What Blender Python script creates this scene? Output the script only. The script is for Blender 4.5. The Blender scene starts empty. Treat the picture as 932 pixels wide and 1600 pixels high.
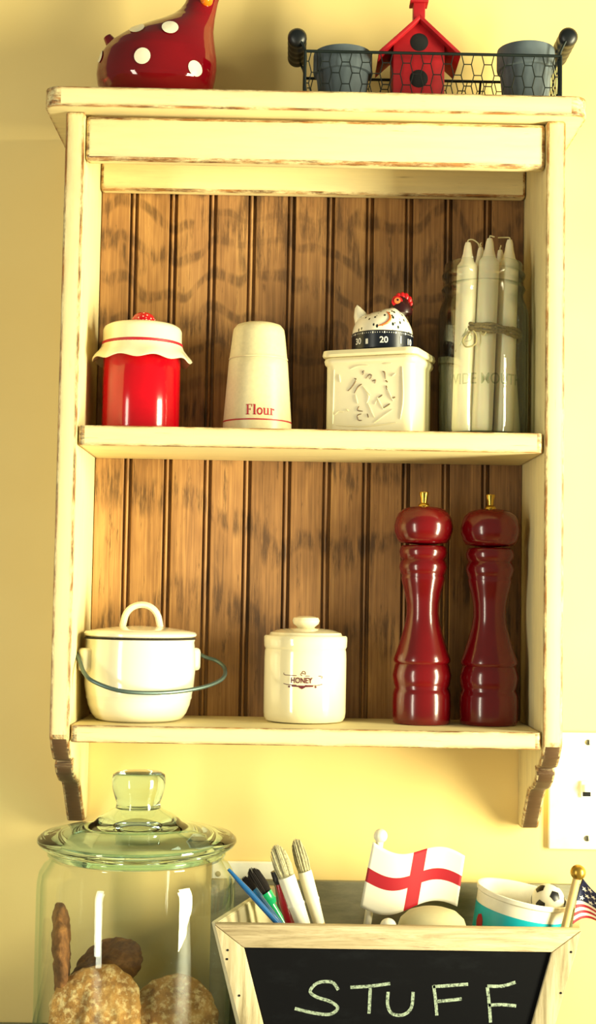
import bpy, bmesh, math, random
from mathutils import Vector, Matrix, noise
random.seed(7)
PI = math.pi
# ---------------------------------------------------------------- camera
FPX = 2200.0
CAM = Vector((-0.0285, -1.984, 1.5))
YAW, PITCH, ROLL = 0.0074, 0.0607, 0.0169
_f = Vector((math.sin(YAW)*math.cos(PITCH), math.cos(YAW)*math.cos(PITCH), math.sin(PITCH)))
_r0 = Vector((math.cos(YAW), -math.sin(YAW), 0)); _u0 = _r0.cross(_f)
_r = math.cos(ROLL)*_r0 + math.sin(ROLL)*_u0
_u = -math.sin(ROLL)*_r0 + math.cos(ROLL)*_u0
C = bpy.context.scene.collection
cd = bpy.data.cameras.new('camera'); cam = bpy.data.objects.new('camera', cd); C.objects.link(cam)
cd.sensor_fit = 'VERTICAL'; cd.sensor_height = 36.0; cd.lens = FPX*36.0/1600.0
cd.clip_start = 0.05; cd.clip_end = 50
m = Matrix((_r, _u, -_f)).transposed().to_4x4(); m.translation = CAM
cam.matrix_world = m
bpy.context.scene.camera = cam
# ---------------------------------------------------------------- light and exposure
sc = bpy.context.scene
sc.view_settings.view_transform = 'Standard'; sc.view_settings.look = 'None'
sc.view_settings.gamma = 1.0; sc.view_settings.exposure = 0.1
sc.view_settings.use_curve_mapping = False
wd = bpy.data.worlds.new('room_ambient'); sc.world = wd; wd.use_nodes = True
bg = wd.node_tree.nodes['Background']; bg.inputs[0].default_value = (0.97, 0.97, 0.66, 1); bg.inputs[1].default_value = 0.24
def area(name, loc, target, sx, sy, power, col):
    l = bpy.data.lights.new(name, 'AREA'); l.shape = 'RECTANGLE'; l.size = sx; l.size_y = sy; l.energy = power; l.color = col
    o = bpy.data.objects.new(name, l); C.objects.link(o); o.location = loc
    o.rotation_euler = (Vector(target)-Vector(loc)).to_track_quat('-Z', 'Y').to_euler()
    return o
area('glass_door_light', (2.25, -1.38, 1.25), (0.1, 0, 1.25), 0.70, 2.1, 250, (1.0, 0.93, 0.60))
area('window_light_left', (-1.7, -2.2, 1.3), (0, 0, 1.3), 0.32, 1.9, 32, (1.0, 0.96, 0.76))

# ---------------------------------------------------------------- helpers
def P(px, py, Y):
    d = _f + _r*((px-466)/FPX) + _u*((800-py)/FPX)
    return CAM + d*((Y-CAM.y)/d.y)
def mpp(Y): return (Y-CAM.y)/FPX
def lin(h):
    h = h.lstrip('#'); o = []
    for i in (0, 2, 4):
        c = int(h[i:i+2], 16)/255.0
        o.append(c/12.92 if c <= 0.04045 else ((c+0.055)/1.055)**2.4)
    return (*o, 1)
def link(o, parent=None):
    C.objects.link(o)
    if parent is not None: o.parent = parent
    return o
def tag(o, label, cat, group=None):
    o['label'] = label; o['category'] = cat
    if group: o['group'] = group
    return o
def thing(name, label, cat, loc, rz=0, group=None):
    o = bpy.data.objects.new(name, None); o.empty_display_size = 0.02
    link(o); o.location = loc; o.rotation_euler = (0, 0, rz)
    return tag(o, label, cat, group)
def finish(me, mat, smooth=40):
    if mat is not None:
        for mm in (mat if isinstance(mat, (list, tuple)) else [mat]): me.materials.append(mm)
    if smooth:
        me.shade_smooth()
        me.set_sharp_from_angle(angle=math.radians(smooth))
def obj(name, verts, faces, mat, parent=None, smooth=40, fix=True):
    me = bpy.data.meshes.new(name); me.from_pydata([tuple(v) for v in verts], [], faces)
    if fix:
        b = bmesh.new(); b.from_mesh(me); bmesh.ops.recalc_face_normals(b, faces=b.faces); b.to_mesh(me); b.free()
    finish(me, mat, smooth)
    return link(bpy.data.objects.new(name, me), parent)
def bobj(name, bm, mat, parent=None, smooth=40):
    me = bpy.data.meshes.new(name); bmesh.ops.recalc_face_normals(bm, faces=bm.faces); bm.to_mesh(me); bm.free()
    finish(me, mat, smooth)
    return link(bpy.data.objects.new(name, me), parent)
def lathe_data(prof, n=64, closed=False):
    v, f, rings = [], [], []
    for r, z in prof:
        if r < 1e-6:
            v.append((0, 0, z)); rings.append([len(v)-1])
        else:
            s = len(v)
            for i in range(n):
                a = 2*PI*i/n; v.append((r*math.cos(a), r*math.sin(a), z))
            rings.append(list(range(s, s+n)))
    pairs = list(zip(rings[:-1], rings[1:]))
    if closed: pairs.append((rings[-1], rings[0]))
    for a, b in pairs:
        if len(a) == 1 and len(b) == 1: continue
        for i in range(n):
            j = (i+1) % n
            if len(a) == 1: f.append((a[0], b[i], b[j]))
            elif len(b) == 1: f.append((a[i], a[j], b[0]))
            else: f.append((a[i], a[j], b[j], b[i]))
    return v, f
def lathe(name, prof, mat, parent=None, n=64, closed=False, smooth=40, off=(0, 0, 0)):
    v, f = lathe_data(prof, n, closed)
    v = [(x+off[0], y+off[1], z+off[2]) for x, y, z in v]
    return obj(name, v, f, mat, parent, smooth)
def box_bm(bm, x0, x1, y0, y1, z0, z1, bev=0.0, seg=2, mtx=None, wi=-1):
    t = bmesh.new(); bmesh.ops.create_cube(t, size=1)
    for v in t.verts:
        v.co = Vector((x0+(v.co.x+.5)*(x1-x0), y0+(v.co.y+.5)*(y1-y0), z0+(v.co.z+.5)*(z1-z0)))
    if bev > 0: bmesh.ops.bevel(t, geom=list(t.edges), offset=bev, segments=seg, profile=0.5, affect='EDGES', material=wi)
    if mtx is not None: bmesh.ops.transform(t, matrix=mtx, verts=t.verts)
    me = bpy.data.meshes.new('tmp'); t.to_mesh(me); t.free(); bm.from_mesh(me); bpy.data.meshes.remove(me)
def box(name, x0, x1, y0, y1, z0, z1, mat, parent=None, bev=0.0, seg=3, mtx=None, smooth=35):
    bm = bmesh.new(); box_bm(bm, x0, x1, y0, y1, z0, z1, bev, seg, mtx, 1 if isinstance(mat, list) else -1)
    return bobj(name, bm, mat, parent, smooth)
def prism(name, pts, depth, mat, parent=None, bev=0.0, seg=2, frame=None, smooth=35):
    """polygon pts (u,v) extruded along w by depth; frame maps (u,v,w)->xyz"""
    bm = bmesh.new()
    a = [bm.verts.new(frame(u, v, 0)) for u, v in pts]; b = [bm.verts.new(frame(u, v, depth)) for u, v in pts]
    n = len(pts)
    bm.faces.new(a); bm.faces.new(b[::-1])
    for i in range(n): bm.faces.new((a[i], b[i], b[(i+1) % n], a[(i+1) % n]))
    bmesh.ops.recalc_face_normals(bm, faces=bm.faces)
    if bev: bmesh.ops.bevel(bm, geom=list(bm.edges), offset=bev, segments=seg, profile=0.5, affect='EDGES', clamp_overlap=True, material=1 if isinstance(mat, list) else -1)
    return bobj(name, bm, mat, parent, smooth)
def tube_data(pts, rad, n=8, closed=False, caps=True):
    pts = [Vector(p) for p in pts]; m_ = len(pts)
    rads = rad if isinstance(rad, (list, tuple)) else [rad]*m_
    v, f = [], []; up = None
    for i, p in enumerate(pts):
        a = pts[i-1] if (i > 0 or closed) else p; b = pts[(i+1) % m_] if (i < m_-1 or closed) else p
        t = (b-a).normalized()
        if up is None:
            up = Vector((0, 0, 1)) if abs(t.z) < .9 else Vector((1, 0, 0))
        up = (up - t*up.dot(t)).normalized(); s = t.cross(up)
        for k in range(n):
            an = 2*PI*k/n; v.append(p + (up*math.cos(an)+s*math.sin(an))*rads[i])
    for i in range(m_ if closed else m_-1):
        j = (i+1) % m_
        for k in range(n):
            l = (k+1) % n; f.append((i*n+k, i*n+l, j*n+l, j*n+k))
    if caps and not closed:
        f.append(tuple(range(n))); f.append(tuple(range((m_-1)*n, m_*n)))
    return v, f
def tube(name, pts, rad, mat, parent=None, n=8, closed=False, smooth=50):
    v, f = tube_data(pts, rad, n, closed); return obj(name, v, f, mat, parent, smooth)
def merge(parts):
    V, F = [], []
    for v, f in parts:
        s = len(V); V += [tuple(q) for q in v]; F += [tuple(i+s for i in g) for g in f]
    return V, F
def catmull(pts, k=6, closed=False):
    pts = [Vector(p) for p in pts]; out = []; n = len(pts)
    for i in range(n if closed else n-1):
        g = lambda j: pts[j % n] if closed else pts[max(0, min(n-1, j))]
        p0, p1, p2, p3 = g(i-1), g(i), g(i+1), g(i+2)
        for s in range(k):
            t = s/k
            out.append(0.5*((2*p1)+(p2-p0)*t+(2*p0-5*p1+4*p2-p3)*t*t+(3*p1-p0-3*p2+p3)*t**3))
    if not closed: out.append(pts[-1])
    return out
def text_data(body, size, bold=0.0):
    cu = bpy.data.curves.new('t', 'FONT'); cu.body = body; cu.size = size; cu.align_x = 'CENTER'; cu.align_y = 'CENTER'; cu.offset = bold
    o = bpy.data.objects.new('t', cu); C.objects.link(o)
    me = bpy.data.meshes.new_from_object(o)
    v = [tuple(q.co) for q in me.vertices]; f = [tuple(p.vertices) for p in me.polygons]
    bpy.data.objects.remove(o); bpy.data.curves.remove(cu); bpy.data.meshes.remove(me)
    return v, f
def wrap(data, rf, z0, phi0=0.0, eps=0.0004):
    v, f = data; out = []
    for x, y, *_ in v:
        z = z0+y; r = rf(z)+eps; a = phi0 + x/r
        out.append((r*math.sin(a), -r*math.cos(a), z))
    return out, f
def rects(rs):
    V, F = [], []
    for x0, y0, x1, y1 in rs:
        nx = max(1, int((x1-x0)/0.002)); s = len(V)
        for i in range(nx+1):
            x = x0+(x1-x0)*i/nx; V += [(x, y0), (x, y1)]
        for i in range(nx): F.append((s+2*i, s+2*i+2, s+2*i+3, s+2*i+1))
    return V, F
def ribbon(pts, w):
    V, F = [], []; pts = [Vector((p[0], p[1])) for p in pts]; n = len(pts)
    for i, p in enumerate(pts):
        t = (pts[min(i+1, n-1)]-pts[max(i-1, 0)]).normalized(); q = Vector((-t.y, t.x))*w/2
        V += [tuple(p-q), tuple(p+q)]
    for i in range(n-1): F.append((2*i, 2*i+2, 2*i+3, 2*i+1))
    return V, F
def disc2(x, y, r, n=12): return [(x+r*math.cos(2*PI*i/n), y+r*math.sin(2*PI*i/n)) for i in range(n)], [tuple(range(n))]

# ---------------------------------------------------------------- materials
class N:
    def __init__(s, name):
        s.m = bpy.data.materials.new(name); s.m.use_nodes = True; s.t = s.m.node_tree; s.n = s.t.nodes
        s.b = s.n['Principled BSDF']
    def add(s, ty, **kw):
        n = s.n.new(ty)
        for k, v in kw.items():
            if k.startswith('i_'): n.inputs[k[2:].replace('_', ' ')].default_value = v
            elif k.startswith('x'): n.inputs[int(k[1:])].default_value = v
            else: setattr(n, k, v)
        return n
    def l(s, a, b): s.t.links.new(a, b)
    def ramp(s, fac, stops):
        r = s.add('ShaderNodeValToRGB'); e = r.color_ramp.elements
        while len(e) < len(stops): e.new(0.5)
        for q, (p, c) in zip(e, stops): q.position = p; q.color = c if len(c) == 4 else (*c, 1)
        s.l(fac, r.inputs[0]); return r.outputs[0]
    def coords(s, scale=(1, 1, 1), src='Object', ob=None):
        t = s.add('ShaderNodeTexCoord')
        if ob is not None: t.object = ob
        mp = s.add('ShaderNodeMapping'); mp.inputs['Scale'].default_value = scale
        s.l(t.outputs[src], mp.inputs[0]); return mp.outputs[0]
    def noise(s, vec, scale, detail=4, rough=.6, dist=0.0):
        n = s.add('ShaderNodeTexNoise'); n.inputs['Scale'].default_value = scale; n.inputs['Detail'].default_value = detail
        n.inputs['Roughness'].default_value = rough; n.inputs['Distortion'].default_value = dist
        s.l(vec, n.inputs['Vector']); return n.outputs[0]
    def math(s, op, a, b=None, clamp=False):
        n = s.add('ShaderNodeMath'); n.operation = op; n.use_clamp = clamp
        for i, q in enumerate((a, b)):
            if q is None: continue
            if isinstance(q, (int, float)): n.inputs[i].default_value = q
            else: s.l(q, n.inputs[i])
        return n.outputs[0]
    def mix(s, fac, a, b, mode='MIX'):
        n = s.add('ShaderNodeMix'); n.data_type = 'RGBA'; n.blend_type = mode
        for i, q in ((0, fac), (6, a), (7, b)):
            if isinstance(q, (int, float)): n.inputs[i].default_value = q
            elif isinstance(q, tuple): n.inputs[i].default_value = q if len(q) == 4 else (*q, 1)
            else: s.l(q, n.inputs[i])
        return n.outputs[2]
    def bump(s, h, strength=.3, dist=.001):
        n = s.add('ShaderNodeBump'); n.inputs['Strength'].default_value = strength; n.inputs['Distance'].default_value = dist
        s.l(h, n.inputs['Height']); s.l(n.outputs[0], s.b.inputs['Normal'])
    def col(s, c): s.l(c, s.b.inputs['Base Color'])
def plain(name, hexc, rough=.4, metal=0.0, coat=0.0, var=0.06, sss=0.0, vscale=30):
    k = N(name); c = lin(hexc)
    v = k.noise(k.coords(), vscale, 3)
    d = tuple(q*(1-var*2) for q in c[:3])+(1,); e = tuple(min(1, q*(1+var)) for q in c[:3])+(1,)
    k.col(k.ramp(v, [(0.3, d), (0.7, e)]))
    k.b.inputs['Roughness'].default_value = rough; k.b.inputs['Metallic'].default_value = metal
    k.b.inputs['Coat Weight'].default_value = coat; k.b.inputs['Coat Roughness'].default_value = .06
    if sss: k.b.inputs['Subsurface Weight'].default_value = sss; k.b.inputs['Subsurface Scale'].default_value = .01
    return k.m
def painted_wood(name, grain, base_e=0.0, paint='#eddda6', wood='#a06a30', dark='#553417', edge=1.0, wear=1.0):
    k = N(name)
    sc_ = {'X': (4, 60, 60), 'Z': (60, 60, 4), 'Y': (60, 4, 60)}[grain]
    g = k.noise(k.coords(sc_), 1.6, 5, .65)
    g2 = k.noise(k.coords(sc_), 4.5, 4, .7)
    big = k.noise(k.coords(), 14, 4, .6)
    paintc = k.mix(k.ramp(g, [(.35, (0, 0, 0)), (.75, (1, 1, 1))]), lin(paint), tuple(q*.86 for q in lin(paint)[:3]))
    bv = k.add('ShaderNodeBevel', samples=4); bv.inputs['Radius'].default_value = .0075
    ge = k.add('ShaderNodeNewGeometry')
    dt = k.add('ShaderNodeVectorMath', operation='DOT_PRODUCT'); k.l(bv.outputs[0], dt.inputs[0]); k.l(ge.outputs['True Normal'], dt.inputs[1])
    e = k.math('MULTIPLY', k.math('SUBTRACT', 1.0, dt.outputs['Value']), 9.0*edge)
    e = k.math('MULTIPLY', e, k.ramp(k.noise(k.coords({'X': (14, 50, 50), 'Z': (50, 50, 14), 'Y': (50, 14, 50)}[grain]), 1.3, 6, .75), [(.36, (0.0,)*3), (.66, (1.2,)*3)]))
    st = k.math('MULTIPLY', k.ramp(g2, [(.60, (0, 0, 0)), (.72, (1, 1, 1))]), k.ramp(big, [(.50, (0, 0, 0)), (.68, (1, 1, 1))]))
    if base_e: e = k.math('ADD', e, k.ramp(k.noise(k.coords({'X': (16, 60, 60), 'Z': (60, 60, 16)}[grain]), 1.5, 6, .75), [(.40, (0, 0, 0)), (.60, (base_e,)*3)]))
    msk = k.math('ADD', e, k.math('MULTIPLY', st, .8*wear), clamp=True)
    woodc = k.mix(k.ramp(g2, [(.4, (0, 0, 0)), (.62, (1, 1, 1))]), lin(wood), lin(dark))
    k.col(k.mix(msk, paintc, woodc)); k.b.inputs['Roughness'].default_value = .55
    k.bump(g, .25, .0008)
    return k.m
def thin_glass(name, tint, edge_tint, rough=.02, ior=1.5, st=.62):
    k = N(name); k.n.remove(k.b)
    out = k.n['Material Output']
    tr = k.add('ShaderNodeBsdfTransparent'); gl = k.add('ShaderNodeBsdfGlossy'); gl.inputs['Roughness'].default_value = rough
    gl.inputs['Color'].default_value = (.95, 1, .97, 1)
    lw = k.add('ShaderNodeLayerWeight'); lw.inputs['Blend'].default_value = .5
    k.l(k.ramp(lw.outputs['Facing'], [(st, tint), (.95, edge_tint)]), tr.inputs['Color'])
    r0 = ((ior-1)/(ior+1))**2
    sch = k.math('ADD', r0, k.math('MULTIPLY', 1-r0, k.math('POWER', lw.outputs['Facing'], 5.0)))
    v = k.noise(k.coords((1, 1, .2)), 14, 2)
    bp = k.add('ShaderNodeBump'); bp.inputs['Strength'].default_value = .12; bp.inputs['Distance'].default_value = .003
    k.l(v, bp.inputs['Height']); k.l(bp.outputs[0], gl.inputs['Normal'])
    mx = k.add('ShaderNodeMixShader'); k.l(sch, mx.inputs[0]); k.l(tr.outputs[0], mx.inputs[1]); k.l(gl.outputs[0], mx.inputs[2])
    k.l(mx.outputs[0], out.inputs['Surface']); return k.m

M = {}
k = N('wall_paint'); w = k.noise(k.coords(), 220, 3, .6); w2 = k.noise(k.coords(), 3, 3)
k.col(k.ramp(w2, [(.3, lin('#efd287')), (.7, lin('#f4da92'))])); k.b.inputs['Roughness'].default_value = .75; k.bump(w, .12, .0006); M['wall'] = k.m
M['paint_x'] = painted_wood('painted_wood_x', 'X'); M['paint_z'] = painted_wood('painted_wood_z', 'Z')
M['worn_x'] = painted_wood('worn_edge_x', 'X', .95); M['worn_z'] = painted_wood('worn_edge_z', 'Z', .95)
M['endgrain'] = painted_wood('worn_end_grain', 'X', 0.0, '#5a4028', '#d8c193', '#2e2018', edge=.6, wear=1.6)
M['dark_back'] = plain('dark_stained_board', '#1d0d06', .8)
M['white_plastic'] = plain('white_plastic', '#f3efe0', .35)
M['cream'] = plain('cream_ceramic', '#ece2bd', .12, coat=.5, var=.03, vscale=12)
M['cream_matt'] = plain('cream_stoneware', '#d8cba0', .38, var=.04, vscale=200)
M['enamel'] = plain('white_enamel', '#efe8cd', .15, coat=.4, var=.02, vscale=10)
M['red_gloss'] = plain('red_glaze', '#b00014', .14, coat=.25, var=.05)
M['red_mill'] = plain('red_lacquer', '#66040c', .2, coat=.3, var=.05)
M['red_paint'] = plain('red_painted_wood', '#a00c18', .5, var=.12, vscale=40)
M['red_print'] = plain('red_print', '#a81426', .5)
M['maroon_print'] = plain('maroon_print', '#5a1420', .5)
M['black_print'] = plain('dark_ink', '#1d1418', .5)
M['brass'] = plain('brass', '#c9a54c', .22, metal=1.0)
M['gold'] = plain('gold_paint', '#b08c3a', .32, metal=.8)
M['wire'] = plain('dark_green_wire', '#101c1a', .45, metal=.3)
M['wire_grey'] = plain('galvanised_wire', '#5c6f6c', .4, metal=.7)
M['grip'] = plain('black_grip', '#0d1216', .4)
M['pot_grey'] = plain('grey_clay', '#56626a', .7, var=.12, vscale=25)
M['black_hole'] = plain('black_hole', '#040405', .9)
M['wax'] = plain('white_wax', '#f3e9c8', .38, var=.03, sss=.25)
M['twine'] = plain('jute_twine', '#8d7a4e', .9, var=.25, vscale=400)
M['wick'] = plain('cotton_wick', '#dccf9c', .9)
M['navy'] = plain('navy_plastic', '#0c1220', .3)
M['white_ink'] = plain('white_ink', '#f2efe2', .5)
M['tail_white'] = plain('glazed_white', '#f0e8cf', .2, coat=.4)
M['head_dark'] = plain('dark_red_brown', '#2a0b0e', .3)
M['comb_red'] = plain('comb_red', '#b3141a', .3)
M['orange'] = plain('orange_glaze', '#e2703a', .3)
M['orange_beak'] = plain('orange_glass', '#f07a14', .1, coat=.6)
M['steel'] = plain('screw_steel', '#a8a48c', .3, metal=.8)
M['blue'] = plain('blue_lacquer', '#15558f', .25, coat=.5)
M['blue2'] = plain('bright_blue_lacquer', '#0f6fae', .25, coat=.5)
M['green'] = plain('green_lacquer', '#18a86c', .25, coat=.5)
M['red_lacq'] = plain('red_handle', '#a10f22', .3, coat=.5)
M['bristle_dark'] = plain('dark_bristle', '#1d1210', .8, var=.3, vscale=300)
M['bristle_pale'] = plain('pale_bristle', '#b8b08a', .8, var=.2, vscale=300)
M['ferrule'] = plain('white_ferrule', '#e9e4cf', .3, var=.05)
M['black_ferrule'] = plain('black_ferrule', '#15141a', .4)
M['handle_wood'] = plain('pale_handle_wood', '#d7b878', .5, var=.1)
M['teal'] = plain('turquoise_print', '#19aebf', .3, var=.03)
M['brown_print'] = plain('brown_print', '#6e3024', .5)
M['ball_white'] = plain('white_ball', '#f1ecd9', .35)
M['ball_black'] = plain('black_patch', '#101018', .35)
M['dome'] = plain('beige_felt', '#cfc59c', .85, var=.05)
M['counter'] = plain('counter_laminate', '#5d6a64', .35, var=.1)
# beige/green thin glass, solid lid glass
M['jar_glass'] = thin_glass('jar_glass', (.985, .995, .985, 1), (.64, .80, .74, 1))
M['mason_glass'] = thin_glass('mason_glass', (.98, .985, .97, 1), (.30, .38, .38, 1), st=.30)
k = N('lid_glass'); k.b.inputs['Base Color'].default_value = (.64, .89, .91, 1); k.b.inputs['Roughness'].default_value = .015
k.b.inputs['Transmission Weight'].default_value = 1; k.b.inputs['IOR'].default_value = 1.48
k.bump(k.noise(k.coords(), 18, 2), .06, .003); M['lid_glass'] = k.m
k = N('red_glass'); k.col(k.ramp(k.noise(k.coords(), 9, 2), [(.3, lin('#6e0412')), (.7, lin('#8a0614'))]))
k.b.inputs['Roughness'].default_value = .06; k.b.inputs['Coat Weight'].default_value = .2; k.b.inputs['Transmission Weight'].default_value = .25
k.b.inputs['Subsurface Weight'].default_value = .2; k.b.inputs['Subsurface Scale'].default_value = .02; M['red_glass'] = k.m
# unpainted crate wood
k = N('crate_wood'); g = k.noise(k.coords((4, 50, 50)), 2.0, 6, .7, .8); g2 = k.noise(k.coords((4, 60, 60)), 6, 4, .7)
cc = k.ramp(g, [(.3, lin('#93805a')), (.5, lin('#c4b08a')), (.7, lin('#dccdac'))])
k.col(k.mix(k.math('MULTIPLY', k.ramp(g2, [(.58, (0, 0, 0)), (.7, (1, 1, 1))]), .6), cc, lin('#6b4b2a'))); k.b.inputs['Roughness'].default_value = .65; k.bump(g, .3, .0008); M['crate'] = k.m
k = N('crate_wood_upright'); g = k.noise(k.coords((50, 50, 4)), 2.0, 6, .7, .8)
k.col(k.ramp(g, [(.3, lin('#857450')), (.5, lin('#bfae88')), (.7, lin('#dccfae'))])); k.b.inputs['Roughness'].default_value = .65; k.bump(g, .3, .0008); M['crate_z'] = k.m
k = N('grey_board'); g = k.noise(k.coords((6, 30, 30)), 3, 5, .7)
k.col(k.ramp(g, [(.3, lin('#6f6c58')), (.7, lin('#8f8a70'))])); k.b.inputs['Roughness'].default_value = .7; M['grey_board'] = k.m
k = N('chalkboard'); g = k.noise(k.coords((5, 1, 12)), 3, 5, .7)
k.col(k.ramp(g, [(.55, lin('#040408')), (.85, lin('#121418'))])); k.b.inputs['Roughness'].default_value = .8; k.b.inputs['Specular IOR Level'].default_value = .15; M['chalkboard'] = k.m
k = N('chalk'); g = k.noise(k.coords(), 420, 4, .8)
k.col(k.ramp(g, [(.36, lin('#1a2220')), (.56, lin('#a9b8a2'))])); k.b.inputs['Roughness'].default_value = .95; M['chalk'] = k.m
k = N('cookie'); g = k.noise(k.coords(), 45, 6, .7); g2 = k.noise(k.coords(), 130, 3)
k.col(k.mix(k.ramp(g2, [(.5, (0, 0, 0)), (.68, (1, 1, 1))]), k.ramp(g, [(.3, lin('#7d4f22')), (.55, lin('#b98845')), (.75, lin('#e0bd7c'))]), lin('#e2c68d')))
k.b.inputs['Roughness'].default_value = .85; k.bump(g, .8, .004); M['cookie'] = k.m
k = N('cookie_dark'); g = k.noise(k.coords(), 45, 6, .7)
k.col(k.ramp(g, [(.3, lin('#4a2a12')), (.55, lin('#7d5026')), (.75, lin('#a8733a'))])); k.b.inputs['Roughness'].default_value = .85; k.bump(g, .8, .004); M['cookie_dark'] = k.m
# speckled hen body
k = N('speckled_glaze'); vo = k.add('ShaderNodeTexVoronoi'); k.l(k.coords((170, 170, 110)), vo.inputs['Vector']); vo.inputs['Scale'].default_value = 1.0
k.col(k.ramp(vo.outputs['Distance'], [(.25, lin('#14211c')), (.31, lin('#f0e8cf'))])); k.b.inputs['Roughness'].default_value = .2; k.b.inputs['Coat Weight'].default_value = .4; M['speckle'] = k.m
k = N('berry_glaze'); vo = k.add('ShaderNodeTexVoronoi'); k.l(k.coords((220, 220, 220)), vo.inputs['Vector']); vo.inputs['Scale'].default_value = 1.0
k.col(k.ramp(vo.outputs['Distance'], [(.22, lin('#f0b8a8')), (.28, lin('#b80e1c'))])); k.b.inputs['Roughness'].default_value = .15; M['berry'] = k.m
# england flag cloth (flat print by UV)
def flag_england():
    k = N('cross_flag_cloth'); t = k.add('ShaderNodeTexCoord'); s = k.add('ShaderNodeSeparateXYZ'); k.l(t.outputs['UV'], s.inputs[0])
    a = k.math('LESS_THAN', k.math('ABSOLUTE', k.math('SUBTRACT', s.outputs[0], .52)), .075)
    b = k.math('LESS_THAN', k.math('ABSOLUTE', k.math('SUBTRACT', s.outputs[1], .5)), .105)
    k.col(k.mix(k.math('MAXIMUM', a, b), lin('#f1ecda'), lin('#a80a20'))); k.b.inputs['Roughness'].default_value = .6
    return k.m
M['flag_e'] = flag_england()
def flag_us():
    k = N('striped_flag_cloth'); t = k.add('ShaderNodeTexCoord'); s = k.add('ShaderNodeSeparateXYZ'); k.l(t.outputs['UV'], s.inputs[0])
    st = k.math('LESS_THAN', k.math('MODULO', k.math('MULTIPLY', s.outputs[1], 13), 2), 1.0)
    ca = k.math('MULTIPLY', k.math('LESS_THAN', s.outputs[0], .42), k.math('GREATER_THAN', s.outputs[1], 6/13))
    k.col(k.mix(ca, k.mix(st, lin('#efe8d4'), lin('#b0132a')), lin('#101a46'))); k.b.inputs['Roughness'].default_value = .6
    return k.m
M['flag_u'] = flag_us()

# ================================================================ setting
ZC = 0.91
w = box('wall_back', -2.4, 2.4, 0.0, 0.12, 0.0, 2.7, M['wall']); w['kind'] = 'structure'
k = N('floor_boards'); k.col(k.ramp(k.noise(k.coords((2, 20, 1)), 3, 4), [(.3, lin('#8a6a42')), (.7, lin('#a98857'))])); k.b.inputs['Roughness'].default_value = .5
w = box('floor', -2.4, 2.4, -4.0, 0.12, -0.1, 0.0, k.m); w['kind'] = 'structure'
ct = thing('kitchen_counter', 'long grey kitchen counter under the jar and the chalkboard crate', 'counter', (0, 0, 0))
box('worktop', -1.6, 1.6, -0.62, -0.001, ZC-.035, ZC, M['counter'], ct, .004)
box('base_unit', -1.58, 1.58, -0.58, -0.001, 0.0, ZC-.035, M['white_plastic'], ct, .003)

# ================================================================ wall cabinet
H, D_, T = 0.30, 0.1923, 0.0249          # inner half width, side depth, side thickness
ZL = 1.3345                              # lower shelf top
ZM = ZL+.3813; BB = -.018
ZTU = P(480, 173, -.212).z; ZTT = P(480, 142, -.212).z
cab = thing('wall_cabinet', 'distressed cream wooden wall shelf unit with brown beadboard back and two open shelves', 'cabinet', (0, 0, ZL))
def cz(z): return z-ZL
brk = [(1152, -.192, 86), (1172, -.178, 86), (1187, -.160, 90), (1188, -.140, 92), (1197, -.146, 92), (1210, -.134, 94), (1220, -.112, 98), (1223, -.082, 104), (1236, -.068, 108), (1283, -.024, 118)]
prof = [(-.0005, cz(ZTU)), (-D_, cz(ZTU))]
zs = [(Y, cz(P(x, y, Y).z)) for y, Y, x in brk]
prof += zs + [(-.0005, zs[-1][1])]
for s in (-1, 1):
    x0 = s*H; 
    o = prism('side_panel', prof, T*s, [M['paint_z'], M['worn_z'], M['endgrain']], cab, bev=.0042, seg=2, frame=lambda u, v, w, x0=x0: (x0+w, u, v))
    me = o.data
    for p in me.polygons:
        c = p.center
        if c.z < zs[0][1]-.006 and abs(p.normal.x) < .35 and c.y < -.01: p.material_index = 2
zmu, zlu = cz(ZM)-.0257, -.0216
XL = P(73, 152, -.19).x; XR = P(915, 170, -.19).x
def rounded_rect_plan(x0, x1, y0, y1, r, n=6):
    pts = [(x0, y1)]
    pts += [(x0+r-r*math.cos(a), y0+r-r*math.sin(a)) for a in [PI/2*i/n for i in range(n+1)]]
    pts += [(x1-r+r*math.sin(a), y0+r-r*math.cos(a)) for a in [PI/2*i/n for i in range(n+1)]]
    return pts+[(x1, y1)]
prism('top_board', rounded_rect_plan(XL, XR, -.214, -.0005, .02), cz(ZTT)-cz(ZTU), [M['paint_x'], M['worn_x']], cab, bev=.0045, seg=3, frame=lambda u, v, w: (u, v, cz(ZTU)+w))
box('front_rail', -H+.001, H-.001, -.187, -.166, cz(P(480, 256, -.187).z), cz(ZTU)-.003, [M['paint_x'], M['worn_x']], cab, .005)
box('hanging_rail', -H+.001, H-.001, -.037, BB-.0003, cz(P(490, 303, -.037).z), cz(ZTU)-.01, [M['paint_x'], M['worn_x']], cab, .004)
for zt, th in ((cz(ZM), .0257), (0.0, .0216)):
    prism('shelf', rounded_rect_plan(-H+.0016, H-.0016, -.190, BB-.0002, .007, 4), th, [M['paint_x'], M['worn_x']], cab, bev=.0055, seg=3, frame=lambda u, v, w, zt=zt: (u, v, zt-w))
box('backing_board', -H+.001, H-.001, -.0085, -.0008, -.021, cz(ZTU)-.001, M['dark_back'], cab)
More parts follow.
